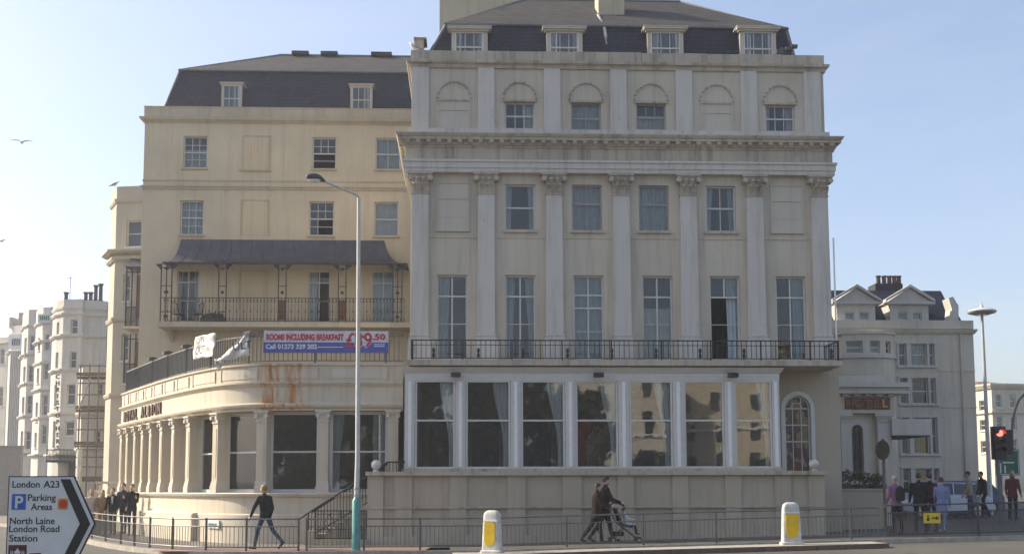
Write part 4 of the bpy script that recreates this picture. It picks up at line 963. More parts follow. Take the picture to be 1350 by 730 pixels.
GT = thing('iron_gate', 'low black iron gate with diamond motif in front of the steps', 'gate', (XX(450, -1.85, 715), -1.85, 0))
ga, gb = XX(416, -1.85, 700), XX(483, -1.85, 700); gzb, gzt = .30, ZZ(672, -1.85, 450)
m = MB(); m.box(ga, gb, -1.865, -1.835, gzt - .03, gzt).box(ga, gb, -1.865, -1.835, gzb, gzb + .03).box(ga, gb, -1.86, -1.84, gzb + .28, gzb + .3).box(ga, gb, -1.86, -1.84, gzt - .12, gzt - .1)
n = 20
for k in range(n + 1):
    x = ga + (gb - ga) * k / n
    if .12 < k / n < .42 and k % 3: continue
    wd = .016 if k in (0, 10, n) else .008; m.box(x - wd, x + wd, -1.858, -1.842, gzb, gzt)
m.build('bar_panel', 'iron', GT)
xc_, zc2 = ga + (gb - ga) * .27, (gzb + gzt) / 2 + .05
m = MB()
for s in (-1, 1):
    for q in (-1, 1): m.tube([(xc_, -1.85, zc2 + q * .26), (xc_ + s * .16, -1.85, zc2)], .012, 5)
m.build('diamond', 'iron', GT)
MB().prism_z([(ga - .12, -2.05), (gb + .05, -2.05), (gb + .05, -1.76), (ga - .12, -1.76)], .0, .30).build('gate_sill', 'sandstone', GT)
MB().box(XX(403, -1.7, 700), XX(415, -1.7, 700), -1.95, -1.73, .1, .55).build('newel_block', 'sandstone', ST)
#@@P4
# ------------------------------------------------------------------ right: portico, annex, far corner house
NY = 3.2
nx = lambda px: XX(px, NY, 580)
nz = lambda py: ZZ(py, NY, 1140)
PT = thing('hotel_porch', 'white columned entrance porch with a HOTEL sign on its frieze', 'porch', (nx(1140), NY, gz(10, 3)))
q0, q1 = nx(1104), nx(1176); zb0 = gz(11, 3) - .2
wall(PT, frame(q0, NY, 0), q1 - q0, nz(521), [(nx(1122.5) - q0, nx(1137.5) - q0, nz(632), nz(560))], .25, 'annex_stucco', z0=zb0)
MB().box(q0, q1, NY + .26, NY + 5, zb0, nz(522)).build('porch_body', 'interior', PT)
xc, ra = nx(1130), (nx(1137.5) - nx(1122.5)) / 2; za_ = nz(567)
m = MB(); archring(m, xc, nz(632), za_, ra, ra + .2, NY - .06, NY + .02); m.build('arch_surround', 'annex_white', PT)
m = MB()
for s in (-1, 1): m.prism([(xc + s * ra, za_)] + [(xc + s * ra * math.cos(a), za_ + ra * math.sin(a)) for a in [math.pi / 2 * k / 6 for k in range(1, 7)]] + [(xc + s * ra, nz(560))], NY + .004, NY + .2)
m.build('spandrel', 'annex_stucco', PT)
o = MB().box(xc - ra, xc + ra, NY + .18, NY + .2, nz(632), nz(560)).build('arched_window', 'car_glass', PT)
m = MB()
for t in (.15, .3, .45, .6, .75, .9): z = nz(632) + (nz(560) - nz(632)) * t; m.box(xc - ra, xc + ra, NY + .15, NY + .178, z - .015, z + .015)
m.box(xc - .015, xc + .015, NY + .14, NY + .176, nz(632), nz(562)); m.build('glazing_bar', 'dark_grey', o)
for a, b_ in ((1106, 1117), (1154, 1171)):
    x0, x1 = nx(a), nx(b_); o = MB().box(x0, x1, NY - .25, NY - .003, zb0, nz(552)).build('column', 'annex_white', PT)
    m = MB(); m.box(x0 - .05, x1 + .05, NY - .3, NY - .003, nz(552) + .001, nz(549)).box(x0 - .1, x1 + .1, NY - .36, NY - .003, nz(549), nz(545)).box(x0 - .03, x1 + .03, NY - .29, NY - .253, nz(556), nz(554)); m.build('capital', 'annex_white', o)
MB().box(q0, q1, NY - .32, NY - .003, nz(545) + .003, nz(520)).build('porch_frieze', 'annex_stucco', PT)
m = MB(); x0, x1 = q0 - .1, nx(1190); m.box(x0, x1, NY - .55, NY + 4.5, nz(517), nz(512)).box(x0 - .05, x1 + .1, NY - .7, NY + 4.5, nz(512), nz(506)).box(x0 - .02, x1 + .06, NY - .62, NY + 4.5, nz(520), nz(517)); m.box(x0, nx(1174), NY - .2, NY + 4.4, nz(506), nz(496))
m.build('porch_cornice', 'annex_white', PT)
for px in (1110, 1125, 1140, 1155, 1170): x = nx(px); MB().box(x - .1, x + .1, NY - .5, NY - .33, nz(523), nz(520.2)).build('bracket', 'annex_white', PT)
MB().box(nx(1111), nx(1170), NY - .36, NY - .325, nz(540), nz(524.5)).build('sign_board', 'letter_brown', PT)
for k, ch in enumerate('HOTEL'):
    x = nx(1117 + k * 11.4); text('letter', ch, .40, frame(x, NY - .37, nz(537.5), 0), 'hotel_letter' if k < 4 else 'orange_mark', PT, ext=.03, xs=1.05, off=.012, align='CENTER')  # last letter orange: a glow at the sign's end put into the colour
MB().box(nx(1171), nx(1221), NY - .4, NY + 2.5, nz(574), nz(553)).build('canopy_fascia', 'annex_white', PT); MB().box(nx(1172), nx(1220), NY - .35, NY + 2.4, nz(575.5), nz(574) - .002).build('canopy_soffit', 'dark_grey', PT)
# low wall with shrubs
LWY = 1.0
lw0, lw1 = XX(1086, LWY, 670), XX(1166, LWY, 670); zl = ZZ(646, LWY, 1120)
lwm = MB(); lwm.box(lw0, lw1, LWY, LWY + .3, -.2, zl).box(lw0 - .03, lw1 + .04, LWY - .04, LWY + .34, zl, zl + .06); tag(lwm.build('low_wall', 'podium_stucco'), 'plain low rendered wall in front of the columned porch', 'wall')
for k, (px, h, hw) in enumerate(((1097, .36, .32), (1117, .55, .30), (1137, .48, .34), (1155, .40, .30))):
    lab = ['low dark shrub nearest the ball finial on the low wall', 'tallest dark shrub below the arched porch window', 'broad dark shrub right of the arched porch window', 'small dark shrub at the far end of the low wall'][k]
    x = XX(px, LWY + .2, 640); t = thing('shrub', lab, 'shrub', (x, LWY + .15, zl + .06), 'shrubs on the low wall')
    MB().box(x - hw, x + hw, LWY + .03, LWY + .27, zl + .06, zl + .2).build('trough', 'black', t)
    m = MB(); tree_leaves(m, (x, LWY + .15, zl + .16 + h * .45), (hw, .17, h * .55), 420, .05, random.Random(k)); 
    me = m.mesh('foliage', 'leaf'); put('foliage', me, t)
# annex
AY = 14.0
ax_ = lambda px: XX(px, AY, 500)
az_ = lambda py: ZZ(py, AY, 1190)
AN = thing('annex_building', 'grey-cream terraced building with twin pedimented dormers and chimney pots', 'building', (ax_(1195), AY, .5))
A0, A1 = ax_(1090), ax_(1285.5); zat = az_(440)
trip = [(453, 482), (498, 532), (550, 598), (617, 650)]
ops = []; spec = []
for t, b_ in trip:
    for a, c in ((1186, 1196), (1202, 1223), (1226, 1233)): ops.append((ax_(a) - A0, ax_(c) - A0, az_(b_), az_(t))); spec.append((a, c, t, b_))
wall(AN, frame(A0, AY, 0), A1 - A0, zat, ops, .25, 'annex_stucco', z0=0)
MB().box(A1 - .25, A1, AY + .25, AY + 12, 0, zat).build('side_wall', 'annex_stucco', AN); MB().box(A0, A1 - .25, AY + 4, AY + 4.2, 0, zat).build('inner_wall', 'interior', AN)
for p in (440, 490, 541, 607): MB().box(A0, A1 - .26, AY + .26, AY + 4, az_(p) - .1, az_(p)).build('inner_floor', 'interior', AN)
for k, (a, c, t, b_) in enumerate(spec):
    row = k // 3; mid = k % 3 == 1
    window(AN, frame(ax_(a), AY, az_(b_)), ax_(c) - ax_(a), az_(t) - az_(b_), 1, (.5,), (0,), fw=.05, sill=False, curt=('full' if row in (0, 2, 3) else 'sides') if mid else '', cmat='yellow_curtain' if row >= 2 else ('net' if row == 0 else 'gold_cloth'))
for t, b_ in trip:
    m = MB(); m.box(ax_(1183), ax_(1236), AY - .1, AY - .002, az_(b_ + 2.5), az_(b_)).box(ax_(1183), ax_(1236), AY - .06, AY - .002, az_(t), az_(t - 2))
    for a, c in ((1183.5, 1186), (1196.2, 1201.8), (1223.2, 1225.8), (1233.2, 1235.5)): m.box(ax_(a), ax_(c), AY - .05, AY - .002, az_(b_) + .001, az_(t) - .001)
    m.build('window_surround', 'annex_white', AN)
# shallow bow on the left with three windows
bow = [Vector((ax_(1098), AY)), Vector((ax_(1106), AY - .55)), Vector((ax_(1136), AY - .75)), Vector((ax_(1158), AY - .72)), Vector((ax_(1174), AY - .45)), Vector((ax_(1180), AY))]
MB().prism_z([(p.x, p.y) for p in bow], 1, az_(468)).build('bow_lower', 'annex_stucco', AN); MB().prism_z([(p.x, p.y) for p in bow], az_(452), az_(443)).build('bow_head', 'annex_stucco', AN)
for (a, c) in ((0, 1), (1, 2), (2, 3), (3, 4), (4, 5)):
    d = bow[c] - bow[a]; an_ = math.atan2(d.y, d.x); w = d.length; T = frame(bow[a].x, bow[a].y, az_(468), an_); h = az_(452) - az_(468)
    if a in (0, 4): wall(AN, T, w, h, [], .2, 'annex_stucco', 'bow_pier'); continue
    mrg = .16; wall(AN, T, w, h, [(mrg, w - mrg, .0, h)], .2, 'annex_stucco', 'bow_pier')
    window(AN, T @ Matrix.Translation((mrg, 0, 0)), w - 2 * mrg, h - .01, 1, (.5,), (0,), fw=.05, sill=False, curt='half' if a == 2 else '', cmat='net')
bs = lambda z0, z1, o: MB().sweep(bow, [(-.02, z0), (o, z0), (o, z1), (-.02, z1)])
bs(az_(474), az_(469), .1).build('bow_sill', 'annex_white', AN); bs(az_(443), az_(440), .07).build('bow_cornice', 'annex_white', AN)
pthA = [Vector((A0, AY)), Vector((A1, AY)), Vector((A1, AY + 12))]
MB().sweep(pthA, [(-.25, zat), (.05, zat), (.12, az_(437)), (.16, az_(434)), (-.25, az_(433))]).build('cornice', 'annex_stucco', AN)
MB().sweep(pthA, [(-.25, az_(433)), (.02, az_(433)), (.02, az_(422)), (-.25, az_(422))]).build('parapet', 'annex_stucco', AN)
for p in (488, 536): MB().box(ax_(1237), A1 + .03, AY - .03, AY + .02, az_(p + 1), az_(p)).build('string_course', 'annex_stucco', AN)
m = MB(); m.tube([(ax_(1178), AY - .08, az_(440)), (ax_(1178), AY - .08, az_(600))], .06, 6).tube([(ax_(1268), AY - .06, az_(440)), (ax_(1268), AY - .06, az_(640))], .05, 6); m.build('drainpipe', 'annex_stucco', AN)
zr0, zr1 = az_(428), ZZ(384, AY + 2.5, 1190)
m = MB(); m.prism_x([(AY + .5, zr0), (AY + 2.3, zr1), (AY + 6, zr1 + .25), (AY + 9.7, zr1), (AY + 11.5, zr0)], A0, XX(1241, AY + 2.3, 400)); m.prism_x([(AY + .5, zr0), (AY + 1.8, ZZ(397, AY + 1.8, 1190)), (AY + 9, ZZ(397, AY + 1.8, 1190)), (AY + 11, zr0)], XX(1241, AY + 2.3, 400) + .003, XX(1262, AY + 1.2, 410))
m.build('roof', 'slate_dark', AN)
MB().prism([(ax_(1257), az_(424)), (ax_(1268), az_(424)), (ax_(1269), az_(402)), (ax_(1262), az_(390)), (ax_(1256), az_(392)), (ax_(1260), az_(406))], AY + .1, AY + .8).build('gable_end', 'annex_white', AN)
for c in (1135, 1206):
    x0, x1 = ax_(c - 26), ax_(c + 25); z0, z1, zp = az_(430), az_(397), az_(378)
    ops2 = [(ax_(c - 16) - x0, ax_(c - 3.5) - x0, az_(429) , az_(410)), (ax_(c + 3.5) - x0, ax_(c + 16) - x0, az_(429), az_(410))]
    T = frame(x0, AY + .3, 0); dm = wall(AN, T, x1 - x0, z1, ops2, .2, 'annex_white', 'dormer', z0=z0)
    for o_ in ops2: window(AN, frame(x0 + o_[0], AY + .3, o_[2]), o_[1] - o_[0], o_[3] - o_[2], 1, (.5,), (0,), fw=.05, inset=.06, sill=True, curt='half', cmat='net')
    m = MB(); m.box(x0, x1, AY + .52, AY + 3, z0, z1 - .003); m.build('dormer_body', 'annex_white', dm)
    m = MB(); m.prism([(x0 - .12, z1), (x1 + .12, z1), (ax_(c), zp)], AY + .25, AY + 3.2); m.build('pediment', 'annex_white', dm)
    m = MB(); m.box(x0 - .25, x1 + .25, AY + .1, AY + .5, z1 - .1, z1 - .002)
    for s, xe in ((-1, x0 - .25), (1, x1 + .25)): m.prism([(xe, z1), (xe, z1 + .12), (ax_(c), zp + .14), (ax_(c), zp + .01)], AY + .1, AY + .5)
    m.build('raking_cornice', 'annex_white', dm)
cs = MB().box(XX(1154, AY + 3, 375), XX(1190, AY + 3, 375), AY + 3, AY + 4, zr1 - .2, ZZ(376, AY + 3.5, 1170)).build('chimney', 'pot_dark', AN)
for px in (1158, 1165.5, 1172.5, 1179, 1185): MB().lathe([(.13, 0), (.11, .1), (.1, .38), (.13, .4), (.13, .46), (.09, .46)], (XX(px, AY + 3.5, 370), AY + 3.5, ZZ(376, AY + 3.5, 1170)), 10).build('chimney_pot', 'terracotta' if px != 1158 else 'pot_dark', cs, smooth=True)
# far right corner house
FY = 62.0
fx_ = lambda px: XX(px, FY, 560)
fz_ = lambda py: ZZ(py, FY, 1320)
FH = thing('corner_house', 'distant cream corner house with a sunlit flank beyond the traffic lights', 'building', (fx_(1330), FY, 1))
c0_, c1_, c2_ = Vector((fx_(1285), FY + 7)), Vector((fx_(1309), FY)), Vector((fx_(1390), FY + 1))
zt = fz_(512)
for (p, q, rows_, cols) in ((c0_, c1_, ((526, 540), (552, 566), (580, 596)), 3), (c1_, c2_, ((519, 537), (548, 566), (578, 598)), 4)):
    d = q - p; w = d.length; an_ = math.atan2(d.y, d.x); T = frame(p.x, p.y, 0, an_); ops = []
    for t, b_ in rows_:
        for k in range(cols):
            xm = w * (k + .5) / cols; hw = w / cols * .22; ops.append((xm - hw, xm + hw, fz_(b_), fz_(t)))
    wall(FH, T, w, zt, ops, .25, 'far_cream', z0=0)
    for o_ in ops: window(FH, T @ Matrix.Translation((o_[0], 0, o_[2])), o_[1] - o_[0], o_[3] - o_[2], 1, (.5,), (0,), fw=.08, sill=True, curt='', sillw=.1)
MB().prism_z([(c0_.x + .4, c0_.y + .3), (c1_.x + .1, c1_.y + .5), (c2_.x, c2_.y + .5), (c2_.x, c2_.y + 6), (c0_.x + 1, c0_.y + 4)], 0, zt - .3).build('house_core', 'interior', FH)
MB().sweep([c0_, c1_, c2_], [(-.3, zt), (.15, zt), (.4, zt + .3), (.4, zt + .45), (-.3, zt + .5)]).build('cornice', 'far_cream', FH)
MB().sweep([c0_, c1_, c2_], [(-.1, fz_(544)), (.2, fz_(544)), (.2, fz_(542)), (-.1, fz_(542))]).build('string_course', 'far_cream', FH)
m = MB(); zr_f = fz_(503); zp_f = fz_(496)
m.add([(c1_.x, c1_.y + .8, zr_f - .6), (c2_.x, c2_.y + .8, zr_f - .6), (c2_.x, c2_.y + 8, zr_f - .6), (c0_.x + 1, c0_.y + 6, zr_f - .6), (fx_(1322), FY + 5, zp_f), (fx_(1338), FY + 5, zp_f), (c2_.x, FY + 5, zr_f)], [(0, 1, 6, 5, 4), (0, 4, 3), (3, 4, 5, 6, 2), (1, 2, 6)])
m.build('roof', 'terracotta', FH)
cs = MB().box(fx_(1286), fx_(1302), FY + 6, FY + 7.5, zt, fz_(501)).build('chimney', 'far_cream', FH)
for px in (1290, 1294): MB().lathe([(.25, 0), (.2, .8), (.26, .9), (.2, .9)], (fx_(px), FY + 6.7, fz_(501)), 8).build('chimney_pot', 'terracotta', cs)

# ------------------------------------------------------------------ left: houses down the side street, scaffolding
def house(label, facets, top, rows, material, ledges, extra=None, name='terrace_house', back=10):
    """facets: list of (px, Y); rows: per facet list of (px0, px1, ytop, ybot) window rectangles"""
    pts = [V2(p, Y, 520) for p, Y in facets]; Yr = facets[-1][1]
    h = thing(name, label, 'house', (pts[0].x, pts[0].y, 0), 'houses down the side street')
    zt = ZZ(top, Yr, facets[-1][0])
    for k in range(len(pts) - 1):
        p, q = pts[k], pts[k + 1]; d = q - p; w = d.length; T = frame(p.x, p.y, 0, math.atan2(d.y, d.x)); ops = []
        pa, pb = facets[k][0], facets[k + 1][0]; Ym = (facets[k][1] + facets[k + 1][1]) / 2
        for (a, c, t, b_) in rows.get(k, ()):
            x0, x1 = max(.05, (a - pa) / (pb - pa) * w), min(w - .05, (c - pa) / (pb - pa) * w); ops.append((x0, x1, ZZ(b_, Ym, a), ZZ(t, Ym, a)))
        wall(h, T, w, zt, ops, .25, material, z0=-.2)
        for o_ in ops: window(h, T @ Matrix.Translation((o_[0], 0, o_[2])), o_[1] - o_[0], o_[3] - o_[2], 1, (.5,), (0,), fw=.07, sill=True, sillw=.06, curt='', inset=.14)
    core = [(p.x + .3, p.y + .9) for p in pts] + [(pts[-1].x + .5, pts[-1].y + back), (pts[0].x + .3, pts[0].y + back)]
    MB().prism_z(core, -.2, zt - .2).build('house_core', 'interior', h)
    MB().prism_z([(p.x + .02, p.y + .26) for p in pts] + [(pts[-1].x, pts[-1].y + back), (pts[0].x, pts[0].y + back)], zt - .19, zt - .05).build('flat_roof', 'lead', h)
    MB().add([(pts[0].x, pts[0].y, -.2), (pts[0].x, pts[0].y + back, -.2), (pts[0].x, pts[0].y + back, zt), (pts[0].x, pts[0].y, zt), (pts[0].x + .25, pts[0].y + .2, -.2), (pts[0].x + .25, pts[0].y + back, -.2), (pts[0].x + .25, pts[0].y + back, zt), (pts[0].x + .25, pts[0].y + .2, zt)], [(0, 1, 2, 3), (4, 7, 6, 5), (3, 2, 6, 7)]).build('flank_wall', material, h)
    for y, o in ledges:
        z = ZZ(y, Yr, facets[-1][0]); MB().sweep(pts, [(-.1, z - .12), (o * .5, z - .12), (o, z), (o, z + .1), (-.1, z + .12)]).build('ledge', material, h)
    return h
hm = house('cream bow-cornered house with iron balcony just behind the yellow-cream block', [(139, 27.5), (146, 26), (197, 25.6)], 244, {1: [(160, 180, 290, 325), (158, 167, 361, 397), (158, 167, 440, 475)]}, 'cream_house', ((263, .12), (331, .45), (340, .2), (420, .12), (520, .12)))
# its iron balcony with hood
vy = 24.6; v0, v1 = XX(166, vy, 400), XX(188, vy, 400)
m = MB()
for (zt_p, zb_p) in ((352, 430), (440, 505)):
    zt1, zb1 = ZZ(zt_p, vy, 175), ZZ(zb_p, vy, 175)
    for k in range(4):
        x = v0 + (v1 - v0) * k / 3; m.box(x - .03, x + .03, vy - .03, vy + .03, zb1, zt1)
    for k in range(18): x = v0 + (v1 - v0) * k / 17; m.box(x - .012, x + .012, vy - .012, vy + .012, zb1, zb1 + 1.0)
    m.box(v0, v1, vy - .03, vy + .03, zb1 + 1.0, zb1 + 1.05).box(v0, v1, vy - .03, vy + .03, zt1 - .3, zt1 - .25)
m.build('balcony_ironwork', 'iron', hm)
for p in (430, 505): z = ZZ(p, vy, 175); MB().box(v0 - .1, v1 + .2, vy - .1, 25.8, z - .12, z).build('balcony_slab', 'cream_house', hm)
m = MB(); zt1 = ZZ(352, vy, 175); m.prism_x([(vy - .2, zt1), (vy + .2, zt1 + .2), (25.7, zt1 + .7), (25.7, zt1)], v0 - .1, v1 + .1); m.build('balcony_hood', 'hood_metal', hm)
for p in (352, 440):
    zt1 = ZZ(p, vy, 175); MB().box(v0 + .3, v1 - .2, 25.4, 25.55, zt1 - 2.6, zt1 - .3).build('balcony_screen', 'rusty_iron', hm)
hA = house('white bow-fronted house with vertical sign letters and chimney pots', [(66, 45.2), (71, 44.0), (80, 43.3), (104, 43.1), (106, 43.6), (138, 44)], 397,
           {1: [(71.5, 75, 424, 443), (71.5, 75, 464, 485), (71.5, 75, 507, 535), (71.5, 75, 555, 590)], 2: [(90, 102, 421, 440), (90, 102, 463, 485), (88, 100, 506, 533), (87, 99, 555, 574)]}, 'terrace_white', ((408, .1), (416, .16), (444, .2), (489, .2), (545, .14), (600, .3)))
p = V2(70, 43.6, 540)
for k, ch in enumerate('CHRISTOPHERS'):
    y = 496 + k * 8.5; pp = P(76, y + 3, 43.1); text('letter', ch, .42, frame(pp.x, pp.y, pp.z, R(-14)), 'dark_grey', hA, ext=.03, off=.012, align='CENTER')
for px, tall in ((87, .5), (113, .45), (119.5, .45), (126, .95), (132.5, 1.05)):
    pp = P(px, 396 if px > 100 else 397, 44.6); z = pp.z - .3; MB().lathe([(.22, 0), (.22, .25), (.14, .35), (.13, .3 + tall), (.19, .36 + tall), (.19, .44 + tall), (.12, .44 + tall)], (pp.x, 44.6, z), 10).build('chimney_pot', 'pot_dark', hA, smooth=True)
m = MB(); pp = P(92, 396, 45); m.tube([(pp.x, 45, pp.z - .3), (pp.x, 45, pp.z + 1.7)], .02, 5).tube([(pp.x - .2, 45, pp.z + 1.6), (pp.x + .2, 45, pp.z + 1.65)], .015, 5); m.build('aerial', 'dark_grey', hA)
m = MB()
za, zb = ZZ(606, 42.2, 80), ZZ(593, 42.2, 80); x0, x1 = XX(62, 42.2, 600), XX(104, 42.2, 600)
m.box(x0, x1, 42.1, 42.16, zb, zb + .06).box(x0, x1, 42, 43.4, za - .15, za)
for k in range(24): x = x0 + (x1 - x0) * k / 23; m.box(x - .012, x + .012, 42.11, 42.15, za, zb)
m.build('balcony_railing', 'iron', hA)
MB().box(XX(90, 42.6, 620), XX(104, 42.6, 620), 42.6, 43.2, -.2, ZZ(607, 42.6, 95)).build('shop_front', 'black', hA)
hB = house('white bow-fronted house with a pale lettered roof board, second from the chimney pots', [(44, 64.2), (47, 62.8), (53, 61.8), (67, 61.6), (69, 63)], 408, {1: [(47.6, 50.5, 445, 462), (47.6, 50.5, 485, 505), (47.6, 50.5, 530, 555), (47.6, 50.5, 570, 590)], 2: [(56, 63, 440, 462), (56, 63, 475, 500), (56, 63, 520, 547), (56, 63, 560, 585)]}, 'terrace_white', ((428, .2), (452, .25), (480, .16), (515, .22), (552, .16), (600, .3)))
zB0, zB1 = ZZ(425, 61.4, 58), ZZ(414, 61.4, 58); o = MB().box(XX(50, 61.4, 420), XX(66, 61.4, 420), 61.35, 61.5, zB0, zB1).build('roof_board', 'cloth_white', hB)
for k in range(5): x = XX(52.5 + k * 2.6, 61.3, 420); MB().box(x, x + .09, 61.31, 61.34, zB0 + .2, zB1 - .15).build('letter_mark', 'sign_green', o)
hC = house('narrow white house with paired bay windows, third from the chimney pots', [(26, 84), (29, 81), (34, 80), (46, 80), (47, 82)], 412, {1: [(29.5, 32.5, 445, 470), (29.5, 32.5, 483, 503), (29.5, 32.5, 523, 545), (29.5, 32.5, 568, 590)], 2: [(36, 44, 442, 462), (35, 43, 481, 503), (35, 43, 521, 545), (35, 43, 568, 592)]}, 'terrace_white', ((433, .2), (470, .3), (508, .25), (550, .25), (598, .4)))
hD = house('tall white building with vertical fins and a fascia board at the street end', [(9, 104), (12, 101), (28, 100)], 428, {1: []}, 'terrace_white', ((440, .2), (462, .3)))
for k in range(7): x = XX(13 + k * 2.2, 99.7, 520); MB().box(x, x + .09, 99.4, 99.9, 0, ZZ(463, 100, 20)).build('fin', 'terrace_white', hD)
o = MB().box(XX(12.5, 99.5, 450), XX(28, 99.5, 450), 99.2, 99.7, ZZ(460, 99.5, 20), ZZ(441, 99.5, 20)).build('fascia_board', 'white_gloss', hD)
for k in range(4): x = XX(15.5 + k * 3, 99.1, 450); MB().box(x, x + .14, 99.12, 99.19, ZZ(455, 99.1, 20), ZZ(446, 99.1, 20)).build('letter_mark', 'dark_grey', o)
for a, b_, y in ((12, 17, 428), (24, 29, 422)): MB().box(XX(a, 101, 430), XX(b_, 101, 430), 101, 103, ZZ(432, 101, 20), ZZ(y - 10, 101, 20)).build('chimney', 'cream_house', hD)
hE = house('cream house at the edge of the picture beyond the white terrace', [(-24, 132), (8, 130)], 444, {0: [(-16, -10, 460, 480), (-2, 4, 460, 480), (-2, 4, 510, 535)]}, 'far_cream', ((452, .3),))
# scaffolded house
hS = house('sand-coloured low house wrapped in scaffolding', [(103, 37.5), (108, 36.8), (162, 36.6)], 484, {1: [(126, 134, 567, 586), (138, 145, 567, 584), (128, 135, 505, 520), (140, 147, 500, 520)]}, 'far_cream', ((545, .15), (592, .15)))
SF = thing('scaffolding', 'rusty scaffolding with board platforms against the sand-coloured house', 'scaffolding', (XX(130, 35, 640), 35, 0))
yA_, yB_ = 34.4, 35.9
for yy in (yA_, yB_):
    for px in (104, 116, 128, 140, 152):
        x = XX(px, yy, 560); put('upright', cached('upr', lambda: MB().tube([(0, 0, 0), (0, 0, ZZ(478, 34.4, 130))], .05, 6).mesh('upright', 'scaffold')), SF, Vector((x, yy, -.1)))
for py in (482, 505, 520, 538, 551, 566, 592, 602, 615, 632):
    z = ZZ(py, yA_, 130); m = MB(); m.tube([(XX(102, yA_, 560), yA_ - .06, z), (XX(156, yA_, 560), yA_ - .06, z)], .045, 6); m.build('ledger', 'scaffold', SF)
for py in (497, 541, 588, 634):
    z = ZZ(py, yA_, 130)
    for k in range(4): MB().box(XX(103, 35, 560) - .1 * k, XX(157, 35, 560), yA_ + .06 + k * .33, yA_ + .36 + k * .33, z, z + .06 + .01 * k).build('platform_board', 'wood', SF)
    MB().box(XX(103, 35, 560), XX(157, 35, 560), yA_ - .02, yA_ + .02, z + .08, z + .3).build('toe_board', 'wood', SF)
m = MB(); m.tube([(XX(104, yA_, 560), yA_ - .12, ZZ(540, yA_, 110)), (XX(118, yA_, 560), yA_ - .12, ZZ(498, yA_, 110))], .05, 6); m.build('brace', 'galv', SF)
m = MB(); m.tube([(XX(108, yA_, 560), yA_ - .2, 0), (XX(108, yA_, 560), yA_ - .2, ZZ(592, yA_, 110))], .16, 10); m.build('debris_chute', 'bollard_white', SF)
hb = MB(); hb.box(XX(-60, 40, 620), XX(27, 40, 620), 40, 40.4, -.1, ZZ(589, 40, 20)).box(XX(-60, 40, 620), XX(27.5, 40, 620), 39.95, 40.45, ZZ(589, 40, 20), ZZ(587, 40, 20)); tag(hb.build('hoarding', 'hoarding'), 'plain grey hoarding at the edge of the road behind the direction sign', 'hoarding')
# stone balustrade beside the pavilion
BA = thing('balustrade', 'cream stone balustrade in two stages left of the pavilion', 'balustrade', (XX(140, 13, 650), 13, 0))
for a, c, t, b_, Yb in ((127, 161, 634, 655, 12.6), (116, 128, 645, 664, 11.6)):
    x0, x1 = XX(a, Yb, 645), XX(c, Yb, 645); z1, z0 = ZZ(t, Yb, 140), ZZ(b_, Yb, 140)
    MB().box(x0, x1, Yb - .15, Yb + .15, z1 - .1, z1).build('coping', 'pav_white', BA); MB().box(x0, x1, Yb - .15, Yb + .15, -.1, z0).build('base_wall', 'pav_wall', BA)
    n = max(3, int((x1 - x0) / .28))
    for k in range(n):
        x = x0 + (x1 - x0) * (k + .5) / n; hgt = z1 - .1 - z0
        put('baluster', cached(('balu', round(hgt, 2)), lambda: MB().lathe([(.08, 0), (.08, .06), (.05, .1), (.10, hgt * .35), (.05, hgt * .75), (.08, hgt - .05), (.08, hgt)], (0, 0, 0), 10).mesh('baluster', 'pav_white', True)), BA, Vector((x, Yb, z0)))
# ------------------------------------------------------------------ across the road, behind the camera: mirrored in the windows
def opp(x0, x1, y, h, label, material):
    t = thing('opposite_building', label, 'building', ((x0 + x1) / 2, y, 0), 'buildings mirrored in the windows')
    nb_ = int((x1 - x0) / 3); ops = []
    for k in range(nb_):
        for r_ in range(int(h / 3.3)):
            xm = (x1 - x0) * (k + .5) / nb_; ops.append((xm - .55, xm + .55, 1 + r_ * 3.3, 2.9 + r_ * 3.3))
    T = frame(x1, y, 0, math.pi + R(24)); wall(t, T, x1 - x0, h, ops, .3, material, z0=-.2); w = x1 - x0
    MB().box(.02, w - .02, .9, 7, -.2, h - .3).build('building_core', 'interior', t, T); MB().box(-.2, w + .2, -.4, .28, h, h + .4).build('cornice', material, t, T); MB().box(-.1, w + .1, -.15, -.01, h * .52, h * .52 + .25).build('string_course', 'white_gloss', t, T)
    for o_ in ops: put('pane', cached('oppane', lambda: MB().box(0, 1.1, 0, .01, 0, 1.9).mesh('pane', 'car_glass')), t, T @ Matrix.Translation((o_[0], .15, o_[2])))
opp(9, 22, -92, 15, 'cream stucco house across the road mirrored in the middle bay windows', 'far_cream')
opp(22.4, 36, -90, 17, 'ochre house across the road mirrored in the end bay windows', 'left_stucco')
opp(36.4, 52, -93, 13, 'pale house across the road mirrored beside the arched window', 'terrace_white')
gt = [(-46, -72, 12, 6, 'broad unseen tree added to darken the pavilion side'), (-34, -76, 13, 6, 'full unseen tree added to darken the first pavilion window'), (-24, -72, 14, 6, 'dense unseen tree added to darken the middle pavilion window'), (-15, -77, 15, 6, 'tall unseen tree added to darken the last pavilion window'), (-6, -72, 14, 6, 'dark tree across the road mirrored in the first bay window'), (3, -75, 13, 5.5, 'leafy tree across the road mirrored in the second bay window'), (10.5, -79, 11, 4.5, 'slim tree across the road mirrored in the third bay window'), (17, -66, 5, 2.6, 'small dark tree mirrored low in the middle bay window'), (27, -70, 4.5, 2.4, 'small dark tree mirrored low in the end bay window')]
